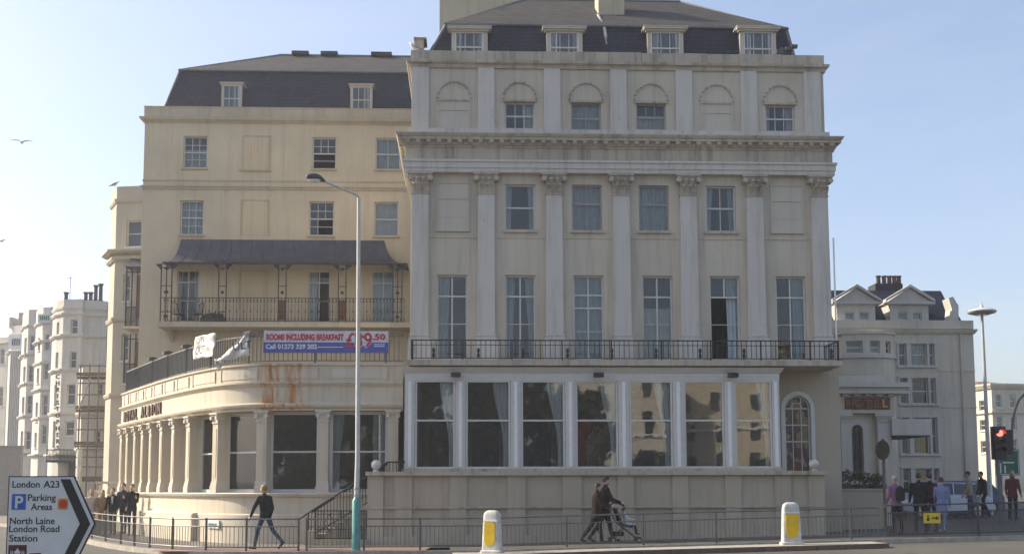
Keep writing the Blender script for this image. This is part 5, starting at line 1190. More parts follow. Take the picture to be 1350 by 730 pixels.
for k, (x, y, h, r_, lab) in enumerate(gt):  # row filled out with unseen trees to darken the window reflections
    t = thing('garden_tree', lab, 'tree', (x, y, 0), 'trees mirrored in the windows'); rnd = random.Random(50 + k)
    m = MB(); m.tube([(x, y, -.2), (x + .1, y, h * .3), (x, y + .2, h * .6)], [.4, .28, .15], 8)
    for q in range(6): a = q * 1.05; m.tube([(x, y, h * (.28 + .04 * q)), (x + r_ * .6 * math.cos(a), y + r_ * .6 * math.sin(a), h * (.5 + .05 * q))], [.14, .04], 6)
    m.build('trunk', 'bark', t)
    m = MB()
    for q in range(34):
        a = rnd.uniform(0, 6.28); rad = rnd.uniform(.1, .75) * r_; tree_leaves(m, (x + rad * math.cos(a), y + rad * math.sin(a), h * rnd.uniform(.12, .9)), (r_ * .4, r_ * .4, h * .13), 150, .62, rnd)
    m.build('crown', 'leaf', t)
# garden chairs and trough on the iron verandah
def vchair(px, rot, label):
    x = XX(px, LY - .6, 415); t = thing('garden_chair', label, 'chair', (x, LY - .6, zs_), 'chairs on the verandah'); T = frame(x, LY - .6, zs_, R(rot))
    MB().prism_z([(-.22, -.22), (.22, -.22), (.22, .22), (-.22, .22)], .42, .45).build('seat', 'iron', t, T)
    for sx_ in (-.2, .2):
        MB().tube([(sx_, -.2, 0), (sx_, -.2, .43)], .015, 6).build('leg', 'iron', t, T); MB().tube([(sx_, .2, 0), (sx_, .2, .43), (sx_, .27, .9)], .015, 6).build('leg', 'iron', t, T)
    m = MB(); m.tube([(-.2, .27, .9), (0, .28, .96), (.2, .27, .9)], .015, 6)
    for k in range(5): xx_ = -.16 + k * .08; m.tube([(xx_, .21, .45), (xx_, .27, .92)], .008, 5)
    m.build('backrest', 'iron', t, T)
vchair(236, 60, 'black iron garden chair at the outer end of the verandah'); vchair(258, -50, 'black iron garden chair next to the planted trough on the verandah')
x = XX(281, LY - .8, 420); t = thing('planted_trough', 'dark trough of low plants on the verandah beside the garden chairs', 'planter', (x, LY - .8, zs_)); MB().box(x - .5, x + .5, LY - .95, LY - .65, zs_, zs_ + .24).build('trough', 'black', t)
m = MB(); tree_leaves(m, (x, LY - .8, zs_ + .32), (.5, .16, .14), 300, .07, random.Random(3)); m.build('foliage', 'leaf', t)
#@@P5
# ------------------------------------------------------------------ street furniture
LPY = -5.0
lp = P(469.5, 700, LPY); LPo = thing('street_lamp', 'tall grey street lamp with turquoise base and bent arm in front of the pavilion', 'lamp', (lp.x, LPY, .12))
bz_ = ZZ(655, LPY, 470); tz_ = ZZ(262, LPY, 473)
MB().lathe([(.13, .1), (.13, .16), (.115, .17), (.115, bz_ - .08), (.10, bz_ - .06), (.07, bz_)], (lp.x, LPY, 0), 16).build('lamp_base', 'turquoise', LPo, smooth=True)
ptop_ = P(473, 262, LPY)
m = MB(); m.tube([(lp.x, LPY, bz_ - .02), (lp.x + .02, LPY, bz_ + 1), (ptop_.x, LPY, ptop_.z)], [.07, .066, .048], 14); m.build('lamp_post', 'lamp_grey', LPo, smooth=True)
m = MB()
for z in (bz_ + .03, bz_ + .22): m.lathe([(.085, 0), (.085, .04)], (lp.x, LPY, z), 14)
m.box(lp.x - .12, lp.x + .12, LPY - .02, LPY + .02, bz_ + .1, bz_ + .13); m.build('post_clamp', 'galv', LPo)
e1 = P(437, 243, LPY - .4); e2 = P(428, 239, LPY - .5); e3 = P(404, 232, LPY - .8)
m = MB(); m.tube([(ptop_.x, LPY, ptop_.z - .05), (ptop_.x - .03, LPY, ptop_.z + .07), P(466, 255, LPY - .1), e1, e2], [.045, .04, .032, .03, .03], 10); m.build('lamp_arm', 'lamp_grey', LPo, smooth=True)
d = (e3 - e2); L_ = d.length; up = Vector((0, 0, 1)); m = MB(); rs = []
side = d.normalized().cross(up).normalized(); upv = side.cross(d.normalized())
for t, w, a_, b2 in ((-.02, .03, .03, .03), (.1, .08, .07, .03), (.3, .15, .12, .05), (.6, .17, .14, .07), (.85, .13, .10, .06), (1.0, .04, .03, .03)):
    c = e2 + d * t; rs.append([c + side * (w * math.cos(q)) + upv * ((a_ if math.sin(q) > 0 else b2) * math.sin(q)) for q in [k * math.pi / 6 for k in range(12)]])
m.rings(rs); m.build('lamp_head', 'dark_grey', LPo, smooth=True)
m = MB(); c = e2 + d * .55 - upv * .05; m.ball(c, (.17, .12, .07), 12, 8); m.build('lamp_bowl', 'lens_white', LPo, smooth=True)
# modern disc lamp on the right
dy = 11.0; dp = P(1303, 600, dy); dl = thing('street_lamp', 'slender street lamp with a wide flat disc shade on the right', 'lamp', (dp.x, dy, .5))
dt = ZZ(412, dy, 1303)
m = MB(); m.tube([(dp.x, dy, .3), (dp.x, dy, 3), (dp.x - .02, dy, dt)], [.11, .09, .055], 12); m.build('lamp_post', 'lamp_grey', dl, smooth=True)
MB().lathe([(.02, -.06), (.35, -.08), (.56, -.02), (.60, .04), (.56, .09), (.3, .17), (.1, .22), (.06, .3), (.03, .34), (.03, .46), (.0, .5)], (dp.x - .02, dy, dt), 28).build('disc_shade', 'lamp_grey', dl, smooth=True)
MB().lathe([(.0, -.12), (.25, -.12), (.34, -.085), (.0, -.085)], (dp.x - .02, dy, dt), 20).build('lamp_lens', 'lens_white', dl)
# curved lamp column at the edge
cy_ = 9.0; m = MB(); m.tube([P(1334, 690, cy_), P(1334, 600, cy_), P(1334.5, 562, cy_), P(1337, 545, cy_), P(1343, 528, cy_), P(1353, 516, cy_), P(1368, 512, cy_)], .05, 8)
tag(m.build('curved_lamp_column', 'grey_rail', smooth=True), 'thin grey column curving out of the picture behind the traffic light', 'lamp')
# traffic light
ty = 1.2; tp = P(1319, 640, ty); g0_ = gz(tp.x, ty)
TL = thing('traffic_light', 'black traffic light showing red at the right edge', 'traffic light', (tp.x, ty, g0_))
z1_, z0_ = ZZ(564, ty, 1319), ZZ(603, ty, 1319)
m = MB(); m.tube([(tp.x, ty + .1, g0_), (tp.x, ty + .1, z1_ - .1)], .057, 10); m.build('signal_pole', 'grey_rail', TL)
m = MB(); m.box(tp.x - .16, tp.x + .16, ty - .1, ty + .04, z0_, z1_).box(tp.x - .26, tp.x + .26, ty + .0, ty + .02, z0_ - .06, z1_ + .06); m.build('signal_head', 'black', TL)
for k, mt in enumerate(('red_lamp', 'black', 'black')):
    z = z1_ - .17 - k * (z1_ - z0_ - .1) / 3
    o = MB().rings([[(tp.x + .105 * math.cos(a), y, z + .105 * math.sin(a)) for a in [q * math.pi / 8 for q in range(16)]] for y in (-.0 + ty - .13, ty - .09)]).build('lens', mt, TL)
    m = MB(); rs = []
    for y in (ty - .32, ty - .1): rs.append([(tp.x + r * math.cos(a), y, z + r * math.sin(a)) for r, a in [(.125, -.2 + q * 3.54 / 10) for q in range(11)] + [(.118, 3.34 - q * 3.54 / 10) for q in range(11)]])
    m.rings(rs, cap=False); m.build('hood', 'black', TL)
MB().box(tp.x + .30, tp.x + .52, ty + .05, ty + .45, z0_ + .1, z1_ - .05).build('side_signal_head', 'black', TL)
m = MB(); m.box(tp.x, tp.x + .31, ty + .1, ty + .14, z0_ + .3, z0_ + .34); m.build('bracket', 'black', TL)
# green direction sign
gy = 5.0; gs = thing('direction_sign', 'dark green road direction sign with white lines behind the traffic light', 'sign', (XX(1328, gy, 610), gy, .6))
sx0, sx1, sz0, sz1 = XX(1313, gy, 610), XX(1344, gy, 610), ZZ(626, gy, 1328), ZZ(592, gy, 1328)
MB().box(sx0, sx1, gy, gy + .04, sz0, sz1).build('panel', 'sign_green', gs)
m = MB(); w_ = .02
m.box(sx0 + .03, sx1 - .03, gy - .006, gy, sz1 - .05, sz1 - .03).box(sx0 + .03, sx1 - .03, gy - .006, gy, sz0 + .03, sz0 + .05).box(sx0 + .03, sx0 + .05, gy - .006, gy, sz0 + .05, sz1 - .05).box(sx1 - .05, sx1 - .03, gy - .006, gy, sz0 + .05, sz1 - .05)
m.box(sx0 + .14, sx0 + .19, gy - .006, gy, sz0 + .08, sz0 + .45).box(sx0 + .25, sx0 + .68, gy - .006, gy, sz0 + .44, sz0 + .49).box(sx0 + .30, sx0 + .36, gy - .006, gy, sz0 + .08, sz0 + .36)
m.build('road_lines', 'sign_white', gs)
m = MB(); m.rings([[(sx0 + .48 + .09 * math.cos(a), y, sz1 - .17 + .09 * math.sin(a)) for a in [q * math.pi / 8 for q in range(16)]] for y in (gy - .012, gy)]); m.build('roundel', 'sign_red', gs)
for x in (sx0 + .2, sx1 - .2): MB().tube([(x, gy + .07, .3), (x, gy + .07, sz1 - .1)], .04, 8).build('post', 'grey_rail', gs)
# back of a round sign on a post beside the porch
by_ = .4; bp = P(1166, 640, by_); bs_ = thing('round_sign', 'olive back of a round sign turned edge-on beside the porch column', 'sign', (bp.x, by_, .25))
m = MB(); m.tube([(bp.x, by_, .2), (bp.x, by_, ZZ(578, by_, 1166))], .05, 8); m.build('post', 'wood', bs_)
z = ZZ(593, by_, 1163); m = MB(); m.rings([[(bp.x - .06 + .12 * math.cos(a), by_ - .10 + dy_ - .3 * math.cos(a), z + .32 * math.sin(a)) for a in [q * math.pi / 12 for q in range(24)]] for dy_ in (-.01, .01)]); m.build('sign_plate', 'leaf_olive', bs_)
# guard rails
def guard(label, pts, posts_px, material='grey_rail', zh=.85, tight=.115, ends=True):
    L0 = sum((b_ - a).length for a, b_ in zip(pts[:-1], pts[1:])); c = pts[len(pts) // 2]
    o = thing('guard_rail', label, 'guard rail', (c.x, c.y, gz(c.x, c.y)), 'pedestrian guard rails')
    def zt(p): return gz(p.x, p.y) + .12
    m = MB(); m.tube([(p.x, p.y, zt(p) + zh) for p in pts], .024, 6); m.tube([(p.x, p.y, zt(p) + zh - .2) for p in pts], .018, 6); m.tube([(p.x, p.y, zt(p) + .1) for p in pts], .018, 6)
    m.build('rail', material, o, smooth=True)
    m = MB(); acc = 0.
    for a, b_ in zip(pts[:-1], pts[1:]):
        l_ = (b_ - a).length; 
        while acc < l_:
            p = a.lerp(b_, acc / l_); m.box(p.x - .007, p.x + .007, p.y - .007, p.y + .007, zt(p) + .1, zt(p) + zh - .2); acc += tight
        acc -= l_
    m.build('infill_bars', material, o)
    pj = [proj((p.x, p.y, .6))[0] for p in pts]
    for px in posts_px:
        for i in range(len(pts) - 1):
            if min(pj[i], pj[i + 1]) <= px <= max(pj[i], pj[i + 1]):
                p = pts[i].lerp(pts[i + 1], (px - pj[i]) / (pj[i + 1] - pj[i] + 1e-9)); MB().box(p.x - .026, p.x + .026, p.y - .026, p.y + .026, zt(p) - .1, zt(p) + zh + .03).build('post', material, o); break
inset = []
for i in range(1, len(kp) - 1):
    t = (kp[i + 1] - kp[i - 1]).normalized(); inset.append(kp[i] + Vector((-t.y, t.x)) * .38)
left = [p for p in inset if p.x < -4.6 and p.y < 7]
endx = XX(394, KY + .38, 700); left = [p for p in left if p.x < endx - .2] + [Vector((endx, KY + .38))]
guard('guard rail curving along the kerb in front of the pavilion', left, [105, 122, 140, 160, 178, 198, 228, 272, 325, 393.8])
GY = KY + .38
ca, cb = XX(404, GY, 700), XX(1160, GY, 690)
guard('long straight guard rail in front of the podium wall', [Vector((ca + (cb - ca) * k / 20, GY)) for k in range(21)], [404.5, 480, 554, 650, 747, 848, 944, 1032, 1122])
guard('dark guard rail where people wait on the right', [Vector((cb + .15 + (XX(1420, GY, 690) - cb) * k / 8, GY - .0 - .03 * k)) for k in range(9)], [1164, 1290, 1380], 'dark_grey', .9, .05)
ysx0, ysx1 = XX(1217, GY - .05, 680), XX(1239, GY - .05, 680); ysz0, ysz1 = ZZ(689, GY - .05, 1228), ZZ(675.5, GY - .05, 1228)
ys = MB().box(ysx0, ysx1, GY - .09, GY - .07, ysz0, ysz1).build('yellow_sign', 'sign_yellow'); tag(ys, 'small yellow sign with black symbol fixed to the dark guard rail', 'sign')
m = MB(); zc = (ysz0 + ysz1) / 2; m.box(ysx0 + .22, ysx1 - .05, GY - .096, GY - .09, zc - .02, zc + .02).prism([(ysx1 - .12, zc - .06), (ysx1 - .04, zc), (ysx1 - .12, zc + .06)], GY - .0965, GY - .09).ball((ysx0 + .12, GY - .09, zc + .05), (.03, .006, .03), 8, 5).box(ysx0 + .08, ysx0 + .16, GY - .096, GY - .09, zc - .08, zc + .01); m.build('symbol', 'sign_black', ys)
# bollards
def bollard(px, label, rot, full):
    x = XX(px, -6.6, 720); z = gz(x, -6.6) + .12; o = thing('traffic_bollard', label, 'bollard', (x, -6.6, z), 'keep-left bollards on the traffic island'); T = frame(x, -6.6, z, R(rot))
    def rr(hw, hd, zz, r=.06): return [(sx_ * (hw - r) + r * math.cos(a + q), sy_ * (hd - r) + r * math.sin(a + q), zz) for sx_, sy_, q in ((1, 1, 0), (-1, 1, math.pi / 2), (-1, -1, math.pi), (1, -1, 1.5 * math.pi)) for a in (0, .52, 1.05, 1.57)]
    m = MB(); m.rings([rr(.29, .17, -.02), rr(.29, .17, .06), rr(.25, .14, .09), rr(.235, .13, .5), rr(.215, .12, .95), rr(.195, .11, 1.03), rr(.14, .085, 1.08, .05), rr(.07, .06, 1.095, .03)]); m.build('bollard_body', 'bollard_white', o, T, True)
    w = .165; poly = [(-w, .80), (-w, .36), (-w * .8, .25), (-w * .4, .19), (w * .4, .19), (w * .8, .25), (w, .36), (w, .80)] if full else [(-w * .95, .80), (-w, .3), (-w * .7, .2), (w * .3, .2), (w * .75, .3), (w * .75, .72), (w * .5, .80)]
    MB().prism(poly, -.148, -.12).build('yellow_panel', 'bollard_yellow', o, T)
    MB().box(-.19, .19, -.149, -.12, .81, .84).build('reflective_strip', 'white_gloss', o, T)
    return o
bollard(649, 'scuffed white traffic bollard with yellow panel turned aside, on the near end of the island', -24, False)
bollard(1043.5, 'white traffic bollard with rounded yellow panel facing straight, on the far end of the island', -3, True)
# foreground direction sign
SGY = -23.0
sgx = lambda p: XX(p, SGY, 680)
sgz = lambda p: ZZ(p, SGY, 60)
SG = thing('direction_sign', 'large white chevron-ended direction sign listing London and parking areas', 'sign', (sgx(55), SGY, 0))
tipx, tipz = sgx(126), sgz(690); topz = sgz(627); botz = 2 * tipz - topz; lx_ = sgx(9.5); rx_ = sgx(96)
def cpoly(g): return [(lx_ + g, botz + g), (rx_ - g * .5, botz + g), (tipx - g * 1.25, tipz), (rx_ - g * .5, topz - g), (lx_ + g, topz - g)]
MB().prism(cpoly(0), SGY, SGY + .03).build('border', 'sign_black', SG); MB().prism(cpoly(.012), SGY - .003, SGY + .001).build('panel', 'sign_white', SG)
kx = .19; a_ = (rx_ - .05, topz - .035); b2 = (tipx - .055, tipz)
MB().prism([(a_[0] - .10, topz - .035), (a_[0] + .01, topz - .035), (b2[0], tipz), (a_[0] + .01, botz + .035), (a_[0] - .10, botz + .035), (b2[0] - .115, tipz)], SGY - .006, SGY - .0025).build('chevron', 'sign_black', SG)
def st(s, px, py, cap_px, wpx, off=.0):
    me = text('sign_text', s, .1, frame(0, 0, 0), 'sign_black', SG, ext=.001, off=off)
    xsz = [v.co.x for v in me.data.vertices]; zsz = [v.co.z for v in me.data.vertices]
    W0 = max(xsz) - min(xsz); sc = (sgz(py - cap_px) - sgz(py)) / .0690
    sw = (sgx(px + wpx) - sgx(px)) / W0
    T = frame(sgx(px) - min(xsz) * sw, SGY - .0045, sgz(py)) @ Matrix.Diagonal((sw, 1, sc, 1)); me.matrix_basis = T; WM[me] = T
st('London', 15, 642, 8.6, 36, .0012); st('A23', 56, 642, 8.6, 21, .0012)
st('Parking', 36, 659.5, 8.6, 37, .0012); st('Areas', 40.5, 671.5, 8.6, 28, .0012)
st('North Laine', 13.5, 690, 8.6, 59, .0012); st('London Road', 13, 700.5, 8.6, 66, .0012); st('Station', 13.5, 712.8, 8.6, 37, .0012)
o = MB().box(sgx(15), sgx(33.5), SGY - .006, SGY - .0032, sgz(671), sgz(650.5)).build('parking_square', 'sign_blue', SG)
pt = text('sign_text', 'P', .19, frame(sgx(18.5), SGY - .0085, sgz(669)), 'sign_white', SG, ext=.001, off=.004)
o = MB().box(sgx(76), sgx(89), SGY - .006, SGY - .0032, sgz(671), sgz(656.5)).build('orange_square', 'sign_orange', SG)
xc, zc = sgx(82.5), sgz(663.7); MB().prism([(xc + .047 * math.cos(a), zc + .047 * math.sin(a)) for a in [q * math.pi / 12 for q in range(24)]], SGY - .0085, SGY - .0062).build('red_disc', 'sign_red', SG)
MB().box(sgx(13), sgx(37), SGY - .006, SGY - .0032, sgz(742), sgz(717.5)).build('brown_panel', 'sign_brown', SG)
m = MB(); xc = sgx(25)
m.prism([(xc - .03, sgz(729)), (xc + .03, sgz(729)), (xc + .034, sgz(726.5)), (xc + .012, sgz(724)), (xc, sgz(721)), (xc - .012, sgz(724)), (xc - .034, sgz(726.5))], SGY - .0085, SGY - .0062)
for s in (-.07, -.05, .05, .07): m.prism([(xc + s - .006, sgz(731)), (xc + s + .006, sgz(731)), (xc + s + .004, sgz(726)), (xc + s, sgz(724.5)), (xc + s - .004, sgz(726))], SGY - .0085, SGY - .0062)
m.box(xc - .085, xc + .085, SGY - .0085, SGY - .0062, sgz(736), sgz(730)); m.build('palace_symbol', 'sign_white', SG)
MB().prism([(sgx(40), sgz(730)), (sgx(41), sgz(728.5)), (sgx(57), sgz(728)), (sgx(54), sgz(730.5)), (sgx(53), sgz(734)), (sgx(40), sgz(734))], SGY - .006, SGY - .0032).build('brown_mark', 'sign_brown', SG)
for p in (28, 80): x = sgx(p); MB().tube([(x, SGY + .07, -.1), (x, SGY + .07, topz - .1)], .038, 10).build('post', 'grey_rail', SG)

# ------------------------------------------------------------------ people
def capsule(m, p0, p1, r0, r1, n=10):
    p0, p1 = Vector(p0), Vector(p1); t = (p1 - p0).normalized(); pts = []; rr = []
    for a in (-1.45, -1.0, -.5): pts.append(p0 + t * r0 * math.sin(a)); rr.append(r0 * math.cos(a))
    pts.append(p0); rr.append(r0); pts.append(p1); rr.append(r1)
    for a in (.5, 1.0, 1.45): pts.append(p1 + t * r1 * math.sin(a)); rr.append(r1 * math.cos(a))
    u = t.cross(Vector((0, 0, 1)) if abs(t.z) < .9 else Vector((0, 1, 0))).normalized(); w = u.cross(t)
    m.rings([[p + u * (q * math.cos(2 * math.pi * j / n)) + w * (q * math.sin(2 * math.pi * j / n)) for j in range(n)] for p, q in zip(pts, rr)])
def person(label, x, y, z, heading, h=1.75, legs=((22, 10), (-20, 25)), arms=((-18, 20, 6), (15, 25, 6)), top='cloth_black', low='cloth_navy', shoes='black', hair='hair_dark', skin='skin', lean=4, hairlen=0, coat=.86, build_=1.0, sleeves=True, seated=False, head_turn=0, shirt=None, fat=1.0, group='people on the pavements', lowskin=False):
    k = h / 1.75; segs = []; m = MB()
    def S(p0, p1, r0, r1, tg): segs.append((Vector(p0), Vector(p1), r0, r1, tg)); capsule(m, p0, p1, r0, r1)
    hz = .93; ank = []
    ln = math.sin(R(lean))
    for s, (t, kn) in zip((-1, 1), legs):
        hip = Vector((s * .085, 0, hz)); t1 = R(t); knee = hip + .45 * Vector((s * .02, math.sin(t1), -math.cos(t1))); t2 = R(t - kn); an = knee + .42 * Vector((0, math.sin(t2), -math.cos(t2)))
        S(hip, knee, .088 * fat, .058 * fat, 'low'); S(knee, knee.lerp(an, .35), .057 * fat, .054 * fat, 'low' if not lowskin else 'skin'); S(knee.lerp(an, .35), an, .054 * fat, .042, 'low' if not lowskin else 'skin')
        tilt = max(-50, min(10, (t - kn) * .9)) if t < 0 else 0
        f = Vector((0, math.cos(R(tilt)), math.sin(R(tilt)))); S(an + Vector((0, -.03, -.035)), an + Vector((0, -.03, -.035)) + f * .20, .042, .034, 'shoes'); ank.append(min(an.z - .078, (an + f * .2).z - .07))
    up = lambda zz, yy=0: Vector((0, yy + (zz - hz) * ln, zz))
    b_ = build_
    prof = [(.84 if coat > .84 else coat, .165, .115), (.92, .17, .118), (1.05, .155, .105), (1.2, .17, .115), (1.33, .188, .118), (1.42, .175, .098), (1.465, .11, .075), (1.49, .06, .06)]
    if coat < .84: prof = [(coat, .19, .14)] + prof[1:]
    m.rings([[tuple(up(zz) + Vector((a * b_ * math.cos(q), d_ * b_ * math.sin(q), 0))) for q in [j * math.pi / 9 for j in range(18)]] for zz, a, d_ in prof])
    segs.append((up(max(coat, .86)), up(1.40), .16 * b_, .15 * b_, 'top')); 
    S(up(1.46), up(1.56, .015), .052, .05, 'skin')
    hd = up(1.645, .03)
    m.ball(hd, (.075, .096, .112), 14, 10); m.ball(hd + Vector((0, .03, -.055)), (.055, .06, .062), 12, 8)
    m.ball(hd + Vector((0, .1, -.015)), (.014, .02, .024), 8, 6)
    for s in (-1, 1): m.ball(hd + Vector((s * .077, -.005, -.005)), (.012, .022, .032), 8, 6)
    segs.append((hd + Vector((0, 0, -.04)), hd + Vector((0, 0, .03)), .1, .1, 'skin'))
    for s, (t, e, ab) in zip((-1, 1), arms):
        sh = up(1.405) + Vector((s * .185 * b_, 0, 0)); t1 = R(t); a = R(ab); el = sh + .29 * Vector((s * math.sin(a), math.sin(t1) * math.cos(a), -math.cos(t1) * math.cos(a)))
        t2 = R(t + e); fd = Vector((s * math.sin(a) * .3, math.sin(t2), -math.cos(t2))).normalized(); wr = el + .25 * fd
        S(sh, el, .062 * b_, .05 * b_, 'top'); S(el, wr, .048 * b_, .036, 'top' if sleeves else 'skin')
        sd = fd.cross(Vector((1, 0, 0))).normalized(); S(wr, wr + fd * .085, .032, .034, 'skin')
        for q in range(4):
            b0 = wr + fd * .095 + sd * (-.03 + q * .02); ln_ = (.062, .072, .068, .052)[q]; bend = Vector((-s * .35, 0, 0))
            md = b0 + fd * ln_ * .55; S(b0 - fd * .03, md, .0105, .0095, 'skin'); S(md, md + (fd + bend).normalized() * ln_ * .5, .0095, .008, 'skin')
        S(wr + fd * .03 - sd * .028, wr + fd * .08 - sd * .06 + Vector((-s * .01, 0, 0)), .013, .010, 'skin')
    me = bpy.data.meshes.new('tmp'); me.from_pydata(m.v, [], m.f); bm = bmesh.new(); bm.from_mesh(me); bmesh.ops.recalc_face_normals(bm, faces=bm.faces); bm.to_mesh(me); bm.free()
    o = bpy.data.objects.new('tmp', me); COL.objects.link(o); md = o.modifiers.new('r', 'REMESH'); md.mode = 'VOXEL'; md.voxel_size = .0135; sm = o.modifiers.new('s', 'SMOOTH'); sm.iterations = 2; sm.factor = .4
    body = bpy.data.meshes.new_from_object(o.evaluated_get(bpy.context.evaluated_depsgraph_get())); bpy.data.objects.remove(o); bpy.data.meshes.remove(me)
    names = {'top': top, 'low': low, 'shoes': shoes, 'skin': skin}; order = list(names)
    body.materials.clear()
    for t_ in order: body.materials.append(MATS[names[t_]])
    idx = []
    for p in body.polygons:
        c = p.center; best = (9, 'top')
        for a, b2, r0, r1, tg in segs:
            d_ = b2 - a; u = max(0, min(1, (c - a).dot(d_) / d_.length_squared)); dd = (c - (a + d_ * u)).length - (r0 + (r1 - r0) * u)
            if dd < best[0]: best = (dd, tg)
        tg = best[1]
        if tg == 'low' and c.z > coat: tg = 'top'
        if tg == 'top' and c.z < coat - .0 and abs(c.x) < .2 and c.z > .6 and coat >= .84: tg = 'low' if c.z < .9 and abs(c.x) < .16 else tg
        idx.append(order.index(tg))
    body.polygons.foreach_set('material_index', idx); body.polygons.foreach_set('use_smooth', [True] * len(idx)); body.name = 'person'
    dz = min(ank) if not seated else 0
    T = frame(x, y, z, R(heading)) @ Matrix.Scale(k, 4) @ Matrix.Translation((0, 0, -dz if not seated else -.85))
    po = put('person', body, None, T); tag(po, label, 'person', group)
    hm_ = MB(); hm_.ball(hd + Vector((0, -.018, .028)), (.084, .098, .102), 14, 9)
    if hairlen: hm_.ball(hd + Vector((0, -.06, -.05 - hairlen / 2)), (.085, .055, .08 + hairlen), 12, 8)
    hm_.build('hair', hair, po, T, True)
    e_ = MB()
    for s in (-1, 1): e_.ball(hd + Vector((s * .03, .088, .012)), (.013, .008, .009), 8, 5)
    e_.build('eyes', 'black', po, T, True)
    MB().ball(hd + Vector((0, .083, -.062)), (.024, .008, .006), 8, 5).build('mouth', 'cloth_red', po, T, True)
    if shirt: MB().prism([(-.045, 1.45), (.045, 1.45), (.012, 1.15), (-.012, 1.15)], .10 + .03, .15).build('shirt_front', shirt, po, T)
    return po, T
def gp(px, py_feet, Y): x = XX(px, Y, py_feet); return x, Y, gz(x, Y) + .12
x, y, z = gp(349, 725, -4.0); person('man in a black jacket and jeans striding along the rail by the pavilion', x, y, z, 58, 1.80, ((24, 10), (-26, 24)), ((12, 10, 28), (-8, 30, 14)), 'cloth_black', 'cloth_jean', hair='hair_fair', build_=1.08)
x, y, z = gp(786, 722, -3.5); person('woman in a dark brown hooded coat walking beside the pushchair', x, y, z, -88, 1.70, ((16, 8), (-22, 16)), ((20, 50, 5), (25, 55, 5)), 'cloth_brown', 'cloth_black', hairlen=.07, coat=.72, build_=1.22, fat=1.2)
x, y, z = gp(797, 722, -3.2); person('tall man in a black coat pushing the pushchair', x, y, z, -88, 1.88, ((20, 8), (-18, 20)), ((28, 40, 4), (28, 42, 4)), 'cloth_black', 'cloth_black', coat=.80, build_=1.2, fat=1.2)
# pushchair and child
x, y, z = gp(824, 722, -3.35)
PC = thing('pushchair', 'dark folding pushchair with small double wheels pushed along the podium', 'pushchair', (x, y, z)); T = frame(x, y, z, 0)
m = MB()
for s in (-.22, .22):
    m.tube([(-.62, s, 1.02), (-.5, s, .98), (-.2, s, .55), (.38, s, .09)], .015, 6).tube([(-.36, s, .09), (.02, s, .48), (.2, s, .52)], .015, 6).tube([(-.2, s, .55), (-.05, s, .95)], .012, 6)
m.tube([(-.62, -.22, 1.02), (-.62, .22, 1.02)], .018, 6).tube([(-.36, -.22, .09), (-.36, .22, .09)], .012, 6).tube([(.38, -.22, .09), (.38, .22, .09)], .012, 6); m.build('frame', 'dark_grey', PC, T)
for sx_ in (-.36, .38):
    for s in (-.22, .22):
        o = MB().rings([[(sx_ + .085 * math.cos(a), yy, .09 + .085 * math.sin(a)) for a in [q * math.pi / 8 for q in range(16)]] for yy in (s - .03, s + .03)]).build('wheel', 'rubber', PC, T)
        MB().rings([[(sx_ + .04 * math.cos(a), yy, .09 + .04 * math.sin(a)) for a in [q * math.pi / 5 for q in range(10)]] for yy in (s - .034, s + .034)]).build('hub', 'alloy', o, T)
m = MB(); m.prism([(-.15, .5), (.2, .42), (.24, .46), (-.08, .56), (-.26, .98), (-.32, .96)], -.19, .19); m.build('seat', 'cloth_navy', PC, T)
rs = [[(-.25 + .36 * math.cos(a) * .9, yy, .8 + .34 * math.sin(a)) for a in [R(40 + q * 14) for q in range(9)]] for yy in (-.21, 0, .21)]
m = MB(); m.rings(rs, closed=False, cap=False); me = m.mesh('hood', 'cloth_navy', True); ho = put('hood', me, PC, T); mo = ho.modifiers.new('t', 'SOLIDIFY'); mo.thickness = .012
MB().box(-.34, -.05, -.17, .17, .2, .32).build('basket', 'cloth_black', PC, T)
person('small child in a striped pale top sitting in the pushchair', x + .05, y, z + .5, -90, .95, ((80, 70), (80, 70)), ((40, 40, 8), (40, 40, 8)), 'cloth_white', 'cloth_navy', seated=True, lean=-12)
# waiting group on the left
for k, (px, h, head, tp_, lo_, hr, hl, lab) in enumerate(((119, 1.62, 200, 'cloth_cream', 'cloth_beige', 'hair_fair', .05, 'fair-haired person in a cream top half hidden by the direction sign'), (134, 1.60, 190, 'cloth_tan', 'cloth_tan', 'hair_fair', .08, 'fair-haired person in a tan jacket behind the curving rail'), (148, 1.66, 180, 'cloth_black', 'cloth_grey', 'hair_dark', 0, 'man in an open dark suit with a white shirt behind the curving rail'), (162, 1.84, 170, 'cloth_navy', 'cloth_navy', 'hair_dark', 0, 'tall person in navy at the back of the waiting group'), (173, 1.80, 185, 'cloth_black', 'cloth_navy', 'hair_dark', 0, 'man in black with folded arms nearest the pavilion wall'))):
    Y = 6.3 if k != 3 else 7.2; x, y, z = gp(px, 705, Y)
    person(lab, x, y, z, head, h, ((4, 4), (-6, 6)), ((8, 30, 8), (5, 25, 8)) if k != 4 else ((25, 95, 4), (25, 95, 4)), tp_, lo_, hair=hr, hairlen=hl, shirt='cloth_white' if k == 2 else None)
